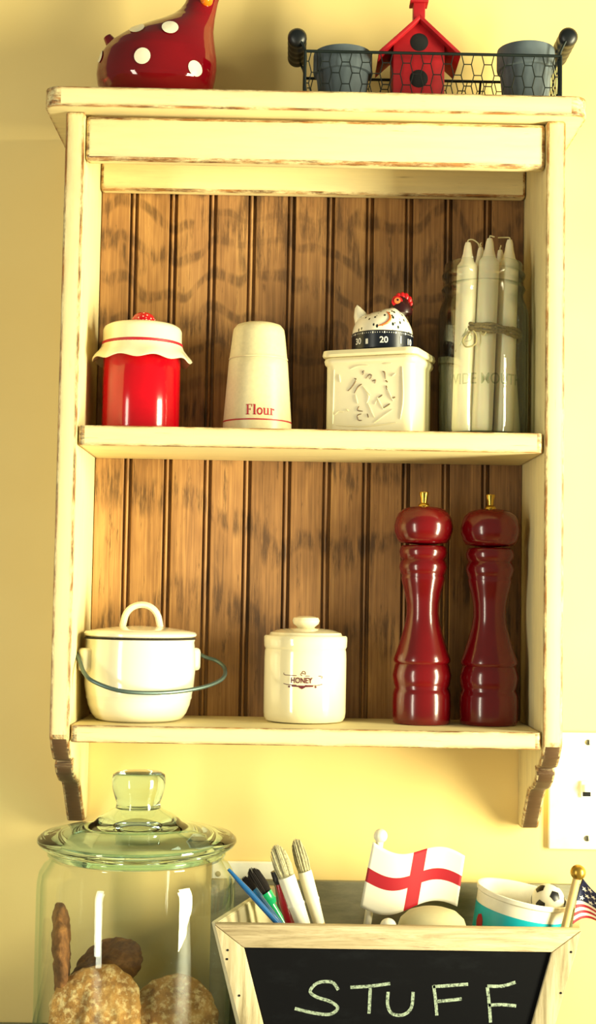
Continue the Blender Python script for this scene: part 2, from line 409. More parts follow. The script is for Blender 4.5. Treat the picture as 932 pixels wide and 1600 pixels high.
# beadboard planks: flat face, groove, bead, groove
k = N('beadboard_wood'); tc = ob = cab
v = k.coords((1, 1, 1), ob=cab)
wv = k.add('ShaderNodeTexWave'); wv.wave_type = 'BANDS'; wv.bands_direction = 'Z'; wv.inputs['Scale'].default_value = 2.6; wv.inputs['Distortion'].default_value = 16.0
wv.inputs['Detail'].default_value = 3; wv.inputs['Detail Scale'].default_value = .8
k.l(k.coords((2.0, 1, .8), ob=cab), wv.inputs['Vector'])
fl = k.noise(k.coords((150, 40, 14), ob=cab), 1.0, 5, .7)
fine = k.noise(k.coords((260, 60, 6), ob=cab), 1.0, 4, .7)
oi = k.add('ShaderNodeObjectInfo')
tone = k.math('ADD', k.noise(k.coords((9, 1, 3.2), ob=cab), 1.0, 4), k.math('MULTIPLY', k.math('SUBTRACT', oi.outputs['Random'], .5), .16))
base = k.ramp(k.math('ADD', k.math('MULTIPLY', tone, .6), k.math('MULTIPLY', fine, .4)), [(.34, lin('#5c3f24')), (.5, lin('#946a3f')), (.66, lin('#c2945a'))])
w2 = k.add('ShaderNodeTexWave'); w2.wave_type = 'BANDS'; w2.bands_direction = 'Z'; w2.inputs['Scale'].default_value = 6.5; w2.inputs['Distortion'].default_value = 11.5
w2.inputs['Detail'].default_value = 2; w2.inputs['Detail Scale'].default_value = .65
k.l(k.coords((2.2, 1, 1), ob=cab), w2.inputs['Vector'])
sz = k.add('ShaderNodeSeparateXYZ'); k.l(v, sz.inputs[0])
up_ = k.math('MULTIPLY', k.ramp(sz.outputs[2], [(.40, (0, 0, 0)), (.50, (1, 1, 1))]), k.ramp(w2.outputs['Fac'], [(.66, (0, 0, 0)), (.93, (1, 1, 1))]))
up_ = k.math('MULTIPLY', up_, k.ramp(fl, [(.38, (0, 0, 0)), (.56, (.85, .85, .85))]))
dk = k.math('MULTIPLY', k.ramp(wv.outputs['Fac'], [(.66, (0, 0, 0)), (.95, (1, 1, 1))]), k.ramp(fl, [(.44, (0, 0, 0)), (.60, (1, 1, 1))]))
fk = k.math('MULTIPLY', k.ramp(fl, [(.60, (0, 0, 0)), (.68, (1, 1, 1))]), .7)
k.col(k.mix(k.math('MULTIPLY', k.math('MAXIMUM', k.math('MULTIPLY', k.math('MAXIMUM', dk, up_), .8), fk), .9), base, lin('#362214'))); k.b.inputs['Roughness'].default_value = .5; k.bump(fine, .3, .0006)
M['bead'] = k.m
pit = 62.4*mpp(BB); wp = pit-.0006
xa = P(210.5, 350, BB).x+.0042            # right edge of the bead that ends the first plank
gw, bw = .0032, .0040                      # groove and bead widths
fr, bk, gd = -.0095, -.0005, .0075
def plank_section(x0, x1, bead=True):
    pts = [(x0, gd), (x0, .0014), (x0+.0012, 0)]
    if bead:
        a = x1-gw*1.2-bw
        pts += [(a-gw-.0008, 0), (a-gw, .0012), (a-gw+.0003, gd-.0003), (a-.0004, gd-.0003)]
        pts += [(a+bw/2-bw/2*math.cos(t), .0031-.0026*math.sin(t)) for t in [PI*i/6 for i in range(7)]]
        pts += [(x1-gw*1.2+.0004, gd-.0003)]
        pts += [(x1, gd)]
    else: pts += [(x1, 0), (x1, gd)]
    return pts
zt0, zt1 = -.0005, cz(ZTU)-.002
def plank(x0, x1, bead, locx, me=None):
    if me is None:
        pts = plank_section(0, x1-x0, bead)
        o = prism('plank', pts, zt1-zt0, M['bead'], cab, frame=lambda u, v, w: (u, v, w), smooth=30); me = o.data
    else: o = link(bpy.data.objects.new('plank', me), cab)
    o.location = (locx, BB, zt0); return me
xs = -H+.0008
plank(xs, xa, True, xs)
me0 = None; x = xa+.0006; cnt = 0
while x+wp < H-.002:
    me0 = plank(0, wp, True, x, me0); x += pit
plank(0, H-.0008-x, False, x)

# ================================================================ red glass hen
HY = -.105; hs = mpp(HY); hx, hz = P(245, 133, HY).x, ZTT
hen = thing('glass_hen', 'red glass hen figurine with white polka dots on the cabinet top', 'figurine', (hx, HY, hz))
lv = [(-52, 322, 334), (-48, 312, 342), (-38, 304, 350), (-22, 299, 351), (-8, 295, 346), (0, 292, 342), (8, 288, 340), (18, 280, 338), (28, 266, 336), (38, 243, 335), (48, 216, 334), (60, 190, 335), (75, 168, 337), (90, 158, 339), (105, 153, 339), (120, 151, 337), (135, 153, 333), (150, 163, 324)]
def hlev(py):
    for (a, l0, r0), (b, l1, r1) in zip(lv[:-1], lv[1:]):
        if a <= py <= b:
            t = (py-a)/(b-a); return l0+(l1-l0)*t, r0+(r1-r0)*t
    return lv[-1][1:]
def hloc(px, py): q = P(px, py, HY); return q.x-hx, q.z-hz
def hb(py, l, r): return min((r-l)/2*.82, 74)*hs
V, F = [], []; NS = 40; ys = []
py = -52.0
while py < 166: ys.append(py); py += 3
zmin = None
for py in ys:
    l, r = hlev(min(py, 150))
    if py > 150:
        sh = (py-150)*1.0; l += sh; r -= sh
    xl, z = hloc(l, py); xr, _ = hloc(r, py); z = max(z, .0005)
    cx_, a_, b_ = (xl+xr)/2, (xr-xl)/2, hb(py, l, r)
    for i in range(NS):
        t = 2*PI*i/NS; V.append((cx_+a_*math.cos(t), b_*math.sin(t), z))
for j in range(len(ys)-1):
    for i in range(NS):
        n_ = (i+1) % NS; F.append((j*NS+i, j*NS+n_, (j+1)*NS+n_, (j+1)*NS+i))
F.append(tuple(range(NS))); F.append(tuple(range((len(ys)-1)*NS, len(ys)*NS)))
obj('body', V, F, M['red_glass'], hen, 80)
def hen_surf(px, py):
    l, r = hlev(py); x, z = hloc(px, py); xl, _ = hloc(l, py); xr, _ = hloc(r, py)
    u = max(-.985, min(.985, (x-(xl+xr)/2)/((xr-xl)/2)))
    return Vector(((xl+xr)/2+u*(xr-xl)/2, -hb(py, l, r)*math.sqrt(1-u*u), z))
def hen_dot(px, py):
    p = hen_surf(px, py); n = (hen_surf(px+2, py)-hen_surf(px-2, py)).cross(hen_surf(px, py-2)-hen_surf(px, py+2))
    n = n.normalized() if n.length > 1e-12 else Vector((0, -1, 0))
    if n.y > 0: n = -n
    return p+n*.0011
for dx, dy, rx, ry in ((220, 66, 12, 10), (271, 68, 12.5, 11.5), (230, 115, 12.5, 12.5), (308, 126, 10, 11), (160, 96, 5, 12)):
    vs = [hen_dot(dx, dy)]; fs = []
    for q, rr in enumerate((.5, 1.0)):
        for i in range(20): vs.append(hen_dot(dx+rx*rr*math.cos(2*PI*i/20), dy+ry*rr*math.sin(2*PI*i/20)))
    for i in range(20):
        j = (i+1) % 20; fs += [(0, 1+i, 1+j), (1+i, 21+i, 21+j, 1+j)]
    obj('dot', vs, fs, M['tail_white'], hen, 80, fix=False)
x1, z1 = hloc(186, 82); x2, z2 = hloc(168, 60)
tube('tail', [(x1, 0, z1), ((x1+x2)/2, 0, (z1+z2)/2), (x2, 0, z2+.002), (x2-.001, 0, z2+.004)], [.012, .0095, .006, .001], M['red_glass'], hen, 16)
bp = hen_surf(324, 8)
v, f = lathe_data([(0, .012), (.004, .0105), (.0075, .006), (.009, 0), (.0085, -.004), (0, -.006)], 20)
obj('beak', [(bp.x+a, bp.y-c*.9, bp.z+b) for a, b, c in v], f, M['orange_beak'], hen)
xc, zc = hloc(328, -48)
V, F = merge([lathe_data([(0, -.008), (.006, -.004), (.007, .002), (.004, .008), (0, .01)], 14)]*1)
VV, FF = merge([([(a*.8+xc+dx, b, c*1.1+zc+.004-abs(dx)*.4) for a, b, c in V], F) for dx in (-.009, 0, .009)])
obj('comb', VV, FF, M['red_glass'], hen)

# ================================================================ wire basket with pots and birdhouse
BF, BK = -.158, -.060
xb0, xb1 = P(477, 100, BF).x, P(877, 100, BF).x
zb = ZTT; zt_ = P(640, 83, BF).z-zb; zlow = P(640, 131, BF).z-zb
bas = thing('wire_basket', 'dark wire basket of chicken mesh with black end grips on the cabinet top', 'basket', ((xb0+xb1)/2, (BF+BK)/2, zb))
bx_, by_ = (xb1-xb0)/2, (BK-BF)/2
def ring(z, r): return [(-bx_, -by_, z), (bx_, -by_, z), (bx_, by_, z), (-bx_, by_, z)]
def rect_frame(name, z, r):
    parts = []; c = ring(z, r)
    for i in range(4): parts.append(tube_data([c[i], c[(i+1) % 4]], r, 8))
    v, f = merge(parts); obj(name, v, f, M['wire'], bas)
rect_frame('top_frame', zt_, .0021); rect_frame('bottom_frame', .0022, .0020)
tube('lower_rail', [(-bx_, by_, zlow), (bx_, by_, zlow)], .0019, M['wire'], bas)
for sx in (-1, 1):
    for sy in (-1, 1): tube('post', [(sx*bx_, sy*by_, .0005), (sx*bx_, sy*by_, zt_)], .0021, M['wire'], bas)
tube('upright', [(P(748, 110, BK).x-(xb0+xb1)/2, by_, zlow), (P(752, 86, BK).x-(xb0+xb1)/2, by_, zt_)], .0016, M['wire'], bas)
def hexmesh(L, Hh, conv, name, s=.0155):
    parts = []; w_ = s*1.0; hgt = s*.62
    nx, nz = int(L/(w_*2))+2, int(Hh/(hgt*3))+3
    def put(a, b):
        (x0, z0), (x1, z1) = a, b
        for _ in range(2):
            if z0 > z1 or (z0 == z1): pass
        def clip(p, q):
            t0, t1 = 0., 1.
            for pp, dd, lo, hi in ((p[0], q[0]-p[0], 0, L), (p[1], q[1]-p[1], 0, Hh)):
                if abs(dd) < 1e-9:
                    if pp < lo or pp > hi: return None
                else:
                    a_, b_ = (lo-pp)/dd, (hi-pp)/dd
                    if a_ > b_: a_, b_ = b_, a_
                    t0, t1 = max(t0, a_), min(t1, b_)
            if t1-t0 < .05: return None
            return (p[0]+(q[0]-p[0])*t0, p[1]+(q[1]-p[1])*t0), (p[0]+(q[0]-p[0])*t1, p[1]+(q[1]-p[1])*t1)
        c = clip(a, b)
        if c: parts.append(tube_data([conv(*c[0]), conv(*c[1])], .00075, 5))
    # hexagons with short horizontal twists, as chicken wire lying on its side
    A, Bq, Cq = s*.32, s*.55, s*.95      # half twist, diagonal dx, half row height
    for i in range(-1, int(L/(2*(A+Bq)))+3):
        for j in range(-1, int(Hh/Cq)+3):
            ox = i*2*(A+Bq) + (A+Bq)*(j % 2); oz = j*Cq
            jx = lambda q: q+.0012*noise.noise(Vector((ox*90, oz*90, q*40)))
            put((ox-A, oz), (ox+A, oz)); put((ox+A, oz), (ox+Bq+.0, oz+Cq)); put((ox-A, oz), (ox-Bq, oz+Cq))
    v, f = merge(parts); obj(name, v, f, M['wire'], bas)
hexmesh(2*bx_, zt_-.002, lambda x, z: (-bx_+x, -by_, z+.001), 'wire_mesh')
hexmesh(2*bx_, zt_-.002, lambda x, z: (-bx_+x+.004, by_, z+.001), 'wire_mesh')
for sx in (-1, 1): hexmesh(2*by_, zt_-.002, lambda x, z, sx=sx: (sx*bx_, -by_+x, z+.001), 'wire_mesh')
for sx, pxa, pya in ((-1, 465, 52), (1, 892, 51)):
    q = P(pxa, pya, BF-.0); lx, lz = q.x-(xb0+xb1)/2, q.z-zb
    pr = []
    L = .085
    for i in range(33):
        t = i/32; r = .0118+.0011*abs(math.sin(t*PI*5))
        if i == 0 or i == 32: r = .007
        if i in (1, 31): r = .0102
        pr.append((r, t*L))
    v, f = lathe_data([(0, 0)]+pr+[(0, L)], 24)
    y0_ = -by_+.008
    obj('grip', [(lx+a, y0_+c, lz+b) for a, b, c in v], f, M['grip'], bas)
    for yy in (y0_+.003, y0_+L-.003):
        tube('handle_wire', catmull([(lx, yy, lz), (sx*bx_, yy, zt_+.004), (sx*bx_, yy, zt_*.5), (sx*(bx_-.004), yy, .004)], 5), .0019, M['wire'], bas)
# clay pots
def clay_pot(pxc, top, halfw, lab):
    Y = -.108; c = P(pxc, top+20, Y); s = mpp(Y); z0 = zb+.0045; zt = P(pxc, top+2, Y).z-z0; r = halfw*s
    p = thing('clay_pot', lab, 'pot', (c.x, Y, z0))
    lathe('pot_body', [(0, .0), (r*.70, 0), (r*.74, .003), (r*.90, zt-.028), (r*.90, zt-.027), (r*.86, zt-.02), (r*.72, .006), (0, .006)], M['pot_grey'], p, 40)
    lathe('rim', [(r*.90, zt-.030), (r*.985, zt-.029), (r, zt-.026), (r*1.0, zt-.003), (r*.985, zt), (r*.92, zt), (r*.90, zt-.003), (r*.875, zt-.026)], M['pot_grey'], p, 40, closed=True)
clay_pot(536, 84, 47, 'grey clay flowerpot beside the left basket grip, left of the birdhouse'.replace('left basket grip, left of the birdhouse', 'birdhouse, on the hen side of the basket'))
clay_pot(822, 78, 46, 'grey clay flowerpot at the basket end away from the glass hen')
# birdhouse
QY = -.140; q0 = P(655, 110, QY); s = mpp(QY); bz = zb+.0045
bh = thing('birdhouse', 'small red wooden birdhouse with two round holes and a steeple in the wire basket', 'birdhouse', (q0.x, QY, bz))
hw = 41*s; ze = P(655, 85, QY).z-bz; zr = P(655, 27, QY).z-bz; dp = .062
zeave = P(655, 68, QY).z-bz
prism('house_body', [(-hw, 0), (hw, 0), (hw, zeave), (0, zr-.004), (-hw, zeave)], dp, M['red_paint'], bh, bev=.0008, frame=lambda u, v, w: (u, w, v))
for y_ in (66, 123):
    z_ = P(655, y_, QY).z-bz
    v, f = lathe_data([(0, 0), (14*s, 0), (14.6*s, .001), (0, .0011)], 28)
    obj('hole', [(a, -.0006+c*.4, z_+b) for a, b, c in v], f, M['black_hole'], bh)
sl = math.atan2(zr-ze, 65*s); Lr = math.hypot(zr-ze, 65*s)
for sx in (-1, 1):
    th = .0048
    pts = [(0, zr), (sx*65*s, ze), (sx*65*s, ze-th*1.35), (0, zr-th*1.35)]
    prism('roof_panel', pts, dp+.022, M['red_paint'], bh, bev=.0007, frame=lambda u, v, w: (u, w-.011, v))
zs0 = zr-.006; zs1 = P(655, 2, QY).z-bz
box('steeple', -9.5*s, 9.5*s, .004, .004+19*s, zs0, zs1, M['red_paint'], bh, .0008)
box('steeple_cap', -14.5*s, 14.5*s, 0, 29*s, zs1, zs1+.004, M['red_paint'], bh, .0006)
prism('steeple_roof', [(-13*s, 0), (13*s, 0), (0, 22*s)], 26*s, M['red_paint'], bh, bev=.0005, frame=lambda u, v, w: (u, w+.001, zs1+.004+v))

# ================================================================ middle shelf
def lathe_px(Y, cx, z0, prof, scale=None):
    """(py, halfwidth px) silhouette rows -> (r, z) above z0 at the axis plane Y"""
    s = mpp(Y); return [(max(0, r*s), max(0.0, P(cx, y, Y).z-z0)) for y, r in prof]
# red canister
Y = -.098; cx = 221; s = mpp(Y); q = P(cx, 610, Y)
ca = thing('canister', 'glossy red ceramic canister with a frilled cream cloth-shaped lid', 'canister', (q.x, Y, ZM))
pz = lambda y, cx=cx, Y=Y: P(cx, y, Y).z-ZM
R0 = 60.5*s
lathe('body', [(0, 0), (R0-.004, 0), (R0-.001, .002), (R0, .006), (R0, pz(556)), (R0*.9, pz(548)), (0, pz(548))], M['red_gloss'], ca)
prof = [(0, pz(509)), (40*s, pz(508.5)), (54*s, pz(510)), (60*s, pz(514)), (62*s, pz(519)), (62*s, pz(534)), (63*s, pz(541)), (66*s, pz(548)), (72*s, pz(556)), (77*s, pz(562)), (78.5*s, pz(565.5)), (77*s, pz(567)), (70*s, pz(561)), (64*s, pz(554)), (61*s, pz(549)), (0, pz(546))]
v, f = lathe_data(prof, 96)
o_ = []
for x, y, z in v:
    r = math.hypot(x, y); t = max(0, (r-64*s)/(14*s)); a = math.atan2(y, x)
    z += t*.0022*math.sin(a*9); k_ = 1+t*.012*math.sin(a*9+1); o_.append((x*k_, y*k_, z))
obj('lid', o_, f, M['cream'], ca, 60)
v, f = lathe_data([(62.3*s, pz(543)), (63.6*s, pz(542.5)), (63.4*s, pz(538)), (62.3*s, pz(537.5))], 64, closed=True)
obj('ribbon', v, f, M['red_print'], ca)
lathe('knob', [(0, pz(488)), (8*s, pz(489)), (15*s, pz(493)), (19*s, pz(500)), (19*s, pz(506)), (15*s, pz(511)), (0, pz(512))], M['berry'], ca, 32, off=(.001, 0, 0))
# flour shaker
Y = -.095; cx = 404; s = mpp(Y); q = P(cx, 600, Y); pz = lambda y: P(404, y, -.095).z-ZM
fs_ = thing('flour_shaker', 'cream tapered flour shaker lettered Flour in red', 'shaker', (q.x-.0005, Y, ZM))
def fr_(z):  # radius by height
    y1, r1, y2, r2 = pz(664), 54*s, pz(566), 46.5*s
    t = (z-y1)/(y2-y1); return r1+(r2-r1)*t
lathe('body', [(0, 0), (50*s, 0), (54*s, .003)]+[(fr_(z), z) for z in [pz(664-98*i/10) for i in range(11)]]+[(45.5*s, pz(564)), (0, pz(564))], M['cream_matt'], fs_)
lathe('cap', [(46*s, pz(564)), (46.8*s, pz(562.5)), (46*s, pz(561)), (45.2*s, pz(558)), (41.5*s, pz(525)), (40*s, pz(516)), (35*s, pz(509.5)), (26*s, pz(506.5)), (0, pz(505.5))], M['cream_matt'], fs_)
v, f = lathe_data([(fr_(z)+.0003, z) for z in (pz(662.4), pz(660.2))], 64); obj('stripe', v, f, M['red_print'], fs_, fix=False)
# serif lettering "Flour" from strokes, unit: cap height = 1
def arc(cx, cy, rx, ry, a0, a1, n=14): return [(cx+rx*math.cos(math.radians(a0+(a1-a0)*i/n)), cy+ry*math.sin(math.radians(a0+(a1-a0)*i/n))) for i in range(n+1)]
G = []
B_ = .17
G.append((rects([(.10, 0, .10+B_, 1), (0, 0, .37, .07), (0, .93, .62, 1), (.55, .74, .62, 1), (.2, .48, .45, .55), (.42, .4, .48, .63)]), .70))
G.append((rects([(.08, 0, .08+B_, 1), (0, 0, .33, .07), (0, .94, .2, 1)]), .37))
G.append((merge([ribbon(arc(.30, .33, .22, .29, 0, 360, 24), .13)]), .62))
G.append((rects([(.07, .12, .07+.15, .66), (0, .6, .2, .66), (.42, 0, .57, .66), (.35, .6, .5, .66), (.42, 0, .65, .06), (.12, 0, .45, .11)]), .69))
G.append((rects([(.08, 0, .08+.15, .66), (0, 0, .32, .06), (0, .6, .2, .66), (.2, .5, .44, .62), (.34, .44, .46, .6)]), .46))
ht = pz(638.5)-pz(654.5); xx = 0; parts = []
tot = sum(a for _, a in G)
for (v, f), adv in G:
    parts.append(([((x+xx-tot/2)*ht*.985, y*ht) for x, y, *_ in v], f)); xx += adv
v, f = wrap(merge(parts), fr_, pz(654.5), phi0=.105+.0, eps=.0004)
obj('lettering', v, f, M['red_print'], fs_, 0, fix=False)
M['cream_satin'] = plain('cream_satin_ceramic', '#e6dab0', .36, var=.04, vscale=20)
# recipe box
Y = -.100; s = mpp(Y); ang = math.radians(-22)
q = P(513, 610, -.104-.0192); q.x += .0690
rb = thing('recipe_box', 'cream ceramic lidded box with embossed front standing on the middle shelf', 'box', (q.x, -.104, ZM), ang)
pz = lambda y: P(592, y, -.15).z-ZM
def rrect(w_, d_, r, n=6):
    pts = []
    for cx_, cy_, a0 in ((w_-r, d_-r, 0), (-w_+r, d_-r, 90), (-w_+r, -d_+r, 180), (w_-r, -d_+r, 270)):
        pts += [(cx_+r*math.cos(math.radians(a0+90*i/n)), cy_+r*math.sin(math.radians(a0+90*i/n))) for i in range(n+1)]
    return pts
wx, wy = .0620, .046
def loft(name, secs, mat, parent, smooth=40):
    V, F = [], []; n = len(secs[0][0])
    for pts, z in secs: V += [(x, y, z) for x, y in pts]
    for j in range(len(secs)-1):
        for i in range(n): F.append((j*n+i, j*n+(i+1) % n, (j+1)*n+(i+1) % n, (j+1)*n+i))
    F.append(tuple(range(n))); F.append(tuple(range((len(secs)-1)*n, len(secs)*n)))
    return obj(name, V, F, mat, parent, smooth)
zt = pz(556); r_ = .014
loft('body', [(rrect(wx-.002, wy-.002, r_), 0), (rrect(wx, wy, r_), .002), (rrect(wx, wy, r_), zt-.011), (rrect(wx+.0022, wy+.0022, r_), zt-.008), (rrect(wx+.003, wy+.003, r_), zt-.004), (rrect(wx+.002, wy+.002, r_), zt-.001), (rrect(wx+.001, wy+.001, r_), zt)], M['cream_satin'], rb)
zl2 = pz(545)
loft('lid', [(rrect(wx+.001, wy+.001, r_), zt+.0006), (rrect(wx+.004, wy+.004, r_), zt+.001), (rrect(wx+.0055, wy+.0055, r_+.002), zt+.004), (rrect(wx+.004, wy+.004, r_), zl2), (rrect(wx-.004, wy-.004, r_), zl2+.0015), (rrect(wx-.02, wy-.02, r_), zl2+.002)], M['cream_satin'], rb)
# embossed sprig: raised strokes on the front face
em, em2 = [], []
def strok(pts, r, dest=em):
    pp = catmull([(x, -wy-.0002, z) for x, z in pts], 5); n_ = len(pp)
    dest.append(tube_data(pp, [r*(.35+.65*math.sin(PI*min(1, max(0, (i+.5)/n_)))) for i in range(n_)], 6))
def bx2(cx_, cy_): # crop px in [500,440,690,690] x4.905 -> local
    px_, py_ = 500+cx_/4.905, 440+cy_/4.905
    return (px_-577)*mpp(-.15)*1.05, P(575, py_, -.15).z-ZM
for pts in ([(220, 830), (250, 800), (285, 745), (270, 735)], [(270, 850), (300, 800), (330, 780)], [(330, 690), (345, 680), (335, 710)], [(360, 740), (385, 710), (405, 720), (390, 745)], [(410, 760), (435, 755), (430, 780)], [(490, 690), (505, 700), (512, 750)], [(515, 760), (530, 775)], [(520, 800), (525, 830)], [(310, 950), (300, 980), (340, 990)], [(330, 1010), (300, 1020), (305, 1055), (335, 1060)], [(375, 1010), (385, 1040)], [(500, 970), (550, 940)], [(460, 890), (490, 870)], [(560, 900), (590, 890)]):
    strok([bx2(*p) for p in pts], .0010, em2)
for pts in ([(280, 860), (300, 930)], [(380, 930), (430, 1040)], [(450, 890), (500, 980)], [(530, 830), (575, 920)], [(340, 800), (400, 870)], [(430, 1080), (500, 1030), (570, 985)], [(560, 730), (590, 710)], [(150, 700), (160, 760)], [(360, 830), (385, 880), (370, 930)], [(430, 940), (450, 910)], [(240, 660), (300, 640), (380, 640)], [(490, 630), (560, 632)], [(110, 660), (105, 1080)], [(130, 1090), (350, 1105), (600, 1085)], [(640, 660), (650, 900), (630, 1060)], [(120, 1010), (150, 985), (190, 990)], [(210, 970), (230, 985)]):
    strok([bx2(*p) for p in pts], .0012)
v, f = merge(em); obj('embossing', v, f, M['cream_satin'], rb)
M['tan_glaze'] = plain('tan_glaze', '#7d6238', .3, var=.3, vscale=300)
v, f = merge(em2); o = obj('embossing', v, f, M['tan_glaze'], rb)
# hen timer on the box
Yt = -.108; zt0_ = ZM+zl2+.0021; q = P(598, 530, Yt); s = mpp(Yt)
ht_ = thing('kitchen_timer', 'speckled white hen-shaped kitchen timer on the cream box lid', 'timer', (q.x, Yt, zt0_))
pz = lambda y: P(598, y, Yt).z-zt0_
R1 = 48.5*s; zband = pz(524)
lathe('dial', [(0, 0), (R1-.001, 0), (R1, .001), (R1, zband-.001), (R1-.001, zband), (0, zband)], M['navy'], ht_)
hb_top = pz(484)-zband
V, F = [], []; nr, na = 14, 48
def htop(u):   # height of the back along x (-1 tail .. 1 breast)
    pts = [(-1, .80), (-.8, .90), (-.55, .82), (-.2, .86), (.1, .98), (.35, 1.06), (.6, .98), (1, .7)]
    for (a, h0), (b, h1) in zip(pts[:-1], pts[1:]):
        if a <= u <= b: t = (u-a)/(b-a); t = t*t*(3-2*t); return h0+(h1-h0)*t
    return .8
for j in range(nr+1):
    t = j/nr*PI/2; rr = math.cos(t)**.62; zz = math.sin(t)
    for i in range(na):
        a = 2*PI*i/na; x, y = rr*math.cos(a), rr*math.sin(a)
        V.append((x*R1*.985, y*R1*.985, zband+zz*hb_top*htop(x)))
for j in range(nr):
    for i in range(na): F.append((j*na+i, j*na+(i+1) % na, (j+1)*na+(i+1) % na, (j+1)*na+i))
F.append(tuple(range(na)))
obj('body', V, F, M['speckle'], ht_, 80)
xt = P(558, 480, Yt).x-q.x
tube('tail', [(xt+.009, 0, pz(505)), (xt+.004, 0, pz(492)), (xt+.001, 0, pz(482)), (xt+.0005, 0, pz(477.5))], [.012, .0085, .004, .0006], M['tail_white'], ht_, 16)
xh = P(626, 478, Yt).x-q.x; zh = pz(477)
v, f = lathe_data([(0, -.017), (.016, -.014), (.0165, -.006), (.0135, .001), (.0105, .008), (.006, .0115), (0, .0125)], 24)
hd = obj('head', [(a+xh-.001*(c > 0), b-.004, c*.92+zh) for a, b, c in v], f, M['head_dark'], ht_)
cb = []
for dx, dz, r in ((-.0075, .0075, .0035), (-.003, .0115, .0042), (.002, .0125, .0044), (.007, .0115, .0042), (.0115, .007, .0038), (.0135, .001, .003)):
    v, f = lathe_data([(0, -r*1.2), (r*.8, -r*.6), (r, 0), (r*.75, r*.8), (0, r*1.25)], 12)
    cb.append(([(a+xh+dx, b*.6-.006, c*1.25+zh+dz*.8+.001) for a, b, c in v], f))
v, f = merge(cb); obj('comb', v, f, M['comb_red'], ht_)
fe = [lathe_data([(0, -.0006), (.0075, -.0006), (.0075, .001), (0, .0022)], 20)]
obj('eye_patch', [(a+xh-.0055, -.004-.0115-c, b*.95+zh+.002) for a, b, c in fe[0][0]], fe[0][1], M['comb_red'], ht_)
v, f = lathe_data([(0, 0), (.0045, 0), (.004, .001), (0, .0016)], 16)
obj('eye', [(a+xh-.0055, -.004-.0132-c, b+zh+.003) for a, b, c in v], f, M['orange'], ht_)
v, f = lathe_data([(0, 0), (.0017, 0), (0, .001)], 10)
obj('pupil', [(a+xh-.005, -.004-.0147-c, b+zh+.0038) for a, b, c in v], f, M['black_hole'], ht_)
tube('wattle', [(xh+.011, -.008, zh-.002), (xh+.013, -.008, zh-.007), (xh+.012, -.008, zh-.012)], [.002, .0032, .001], M['comb_red'], ht_, 10)
def tsurf(px, py):
    x = (P(px, py, Yt).x-q.x)/(R1*.985); lo, hi = 0., 1.
    best = None
    for j in range(200):
        t = j/199*PI/2; rr = math.cos(t)**.62
        if abs(x) > rr: break
        y = -math.sqrt(rr*rr-x*x); z = zband+math.sin(t)*hb_top*htop(x); e = abs(z-pz(py))
        if best is None or e < best[0]: best = (e, Vector((x*R1*.985, y*R1*.985-.0004, z)))
    return best[1]
wp_ = [tsurf(a, b) for a, b in ((602, 494), (606, 499), (607, 506), (603, 512), (596, 516), (588, 518))]
tube('wing', catmull(wp_, 4), [.0004+.0016*math.sin(PI*min(1, max(0, i/20))) for i in range(21)], M['orange'], ht_, 8)
for a, t in ((0, '20'), (-.92, '30'), (.98, '10')):
    v, f = wrap(text_data(t, .0115, .0002), lambda z: R1, zband*.42, phi0=a-.02, eps=.0005); obj('numeral', v, f, M['white_ink'], ht_, 0, fix=False)
tk = []
for i in range(-20, 21):
    a = i*.075; w2_ = .0003 if i % 5 else .0008; h2 = .0014 if i % 5 else .0024
    v, f = rects([(-w2_, -h2/2, w2_, h2/2)]); tk.append(wrap((v, f), lambda z: R1, zband*.86, phi0=a, eps=.0004))
v, f = wrap(rects([(-.0018, -.0035, .0018, .0035)]), lambda z: R1, zband*.38, phi0=-.58, eps=.0005); tk.append((v, f))
v, f = wrap(rects([(-.0006, -.0065, .0006, .0035)]), lambda z: R1, zband*.55, phi0=.56, eps=.0005); tk.append((v, f))
v, f = merge(tk); obj('minute_marks', v, f, M['white_ink'], ht_, 0, fix=False)
# mason jar
YJ = -.100; cx = 755; s = mpp(YJ); q = P(cx, 560, YJ); jx = q.x
mj = thing('mason_jar', 'clear glass preserving jar holding a bundle of white candles', 'jar', (jx, YJ, ZM+.0003))
pz = lambda y: P(755, y, YJ).z-ZM
out = [(0, 0), (60, 672.), (67, 669), (70, 662), (71, 650), (71, 500), (70, 490), (67, 480), (63, 470), (62, 463), (64.5, 458), (66, 455), (64.5, 451), (61.5, 448), (61.5, 441), (65, 437), (66, 433), (64, 429), (61.5, 426), (61.5, 417), (60, 414.5)]
prof = [(r*s, (pz(y) if y else 0)) for r, y in out]; prof[1] = (60*s, 0); prof[2] = (67*s, .0015); prof[3] = (70*s, .006)
inn = [(max(0, r-.0028), z) for r, z in prof[4:][::-1]]; inn = [(r, z) for r, z in inn]
lathe('glass_wall', prof+[(58.5*s, pz(414.2))]+inn[1:]+[(66*s, .006), (0, .005)], M['mason_glass'], mj, 64)
wm = text_data('WIDE MOUTH', .0165, .0001)
wm = ([(x*1.0, y*1.25, 0) for x, y, _ in wm[0]], wm[1])
v, f = wrap(wm, lambda z: 71*s, pz(603), phi0=-.08, eps=.0007)
M['emboss_glass'] = thin_glass('embossed_glass', (.70, .74, .66, 1), (.4, .5, .45, 1), .1)
obj('embossed_lettering', v, f, M['emboss_glass'], mj, 0, fix=False)
sw = ribbon([(a*.001, b*.001) for a, b in [(x.x, x.y) for x in catmull([(-12, -16, 0), (-7, -6, 0), (-3, 6, 0), (-5, 2, 0), (-9, -4, 0), (-4, 1, 0), (2, 5, 0), (3, 0, 0), (-3, -3, 0), (4, -4, 0), (3, -10, 0), (-4, -11, 0)], 5)]], .0011)
v, f = wrap(sw, lambda z: 71*s, pz(533), phi0=-.45, eps=.0007); obj('embossed_lettering', v, f, M['emboss_glass'], mj, 0, fix=False)
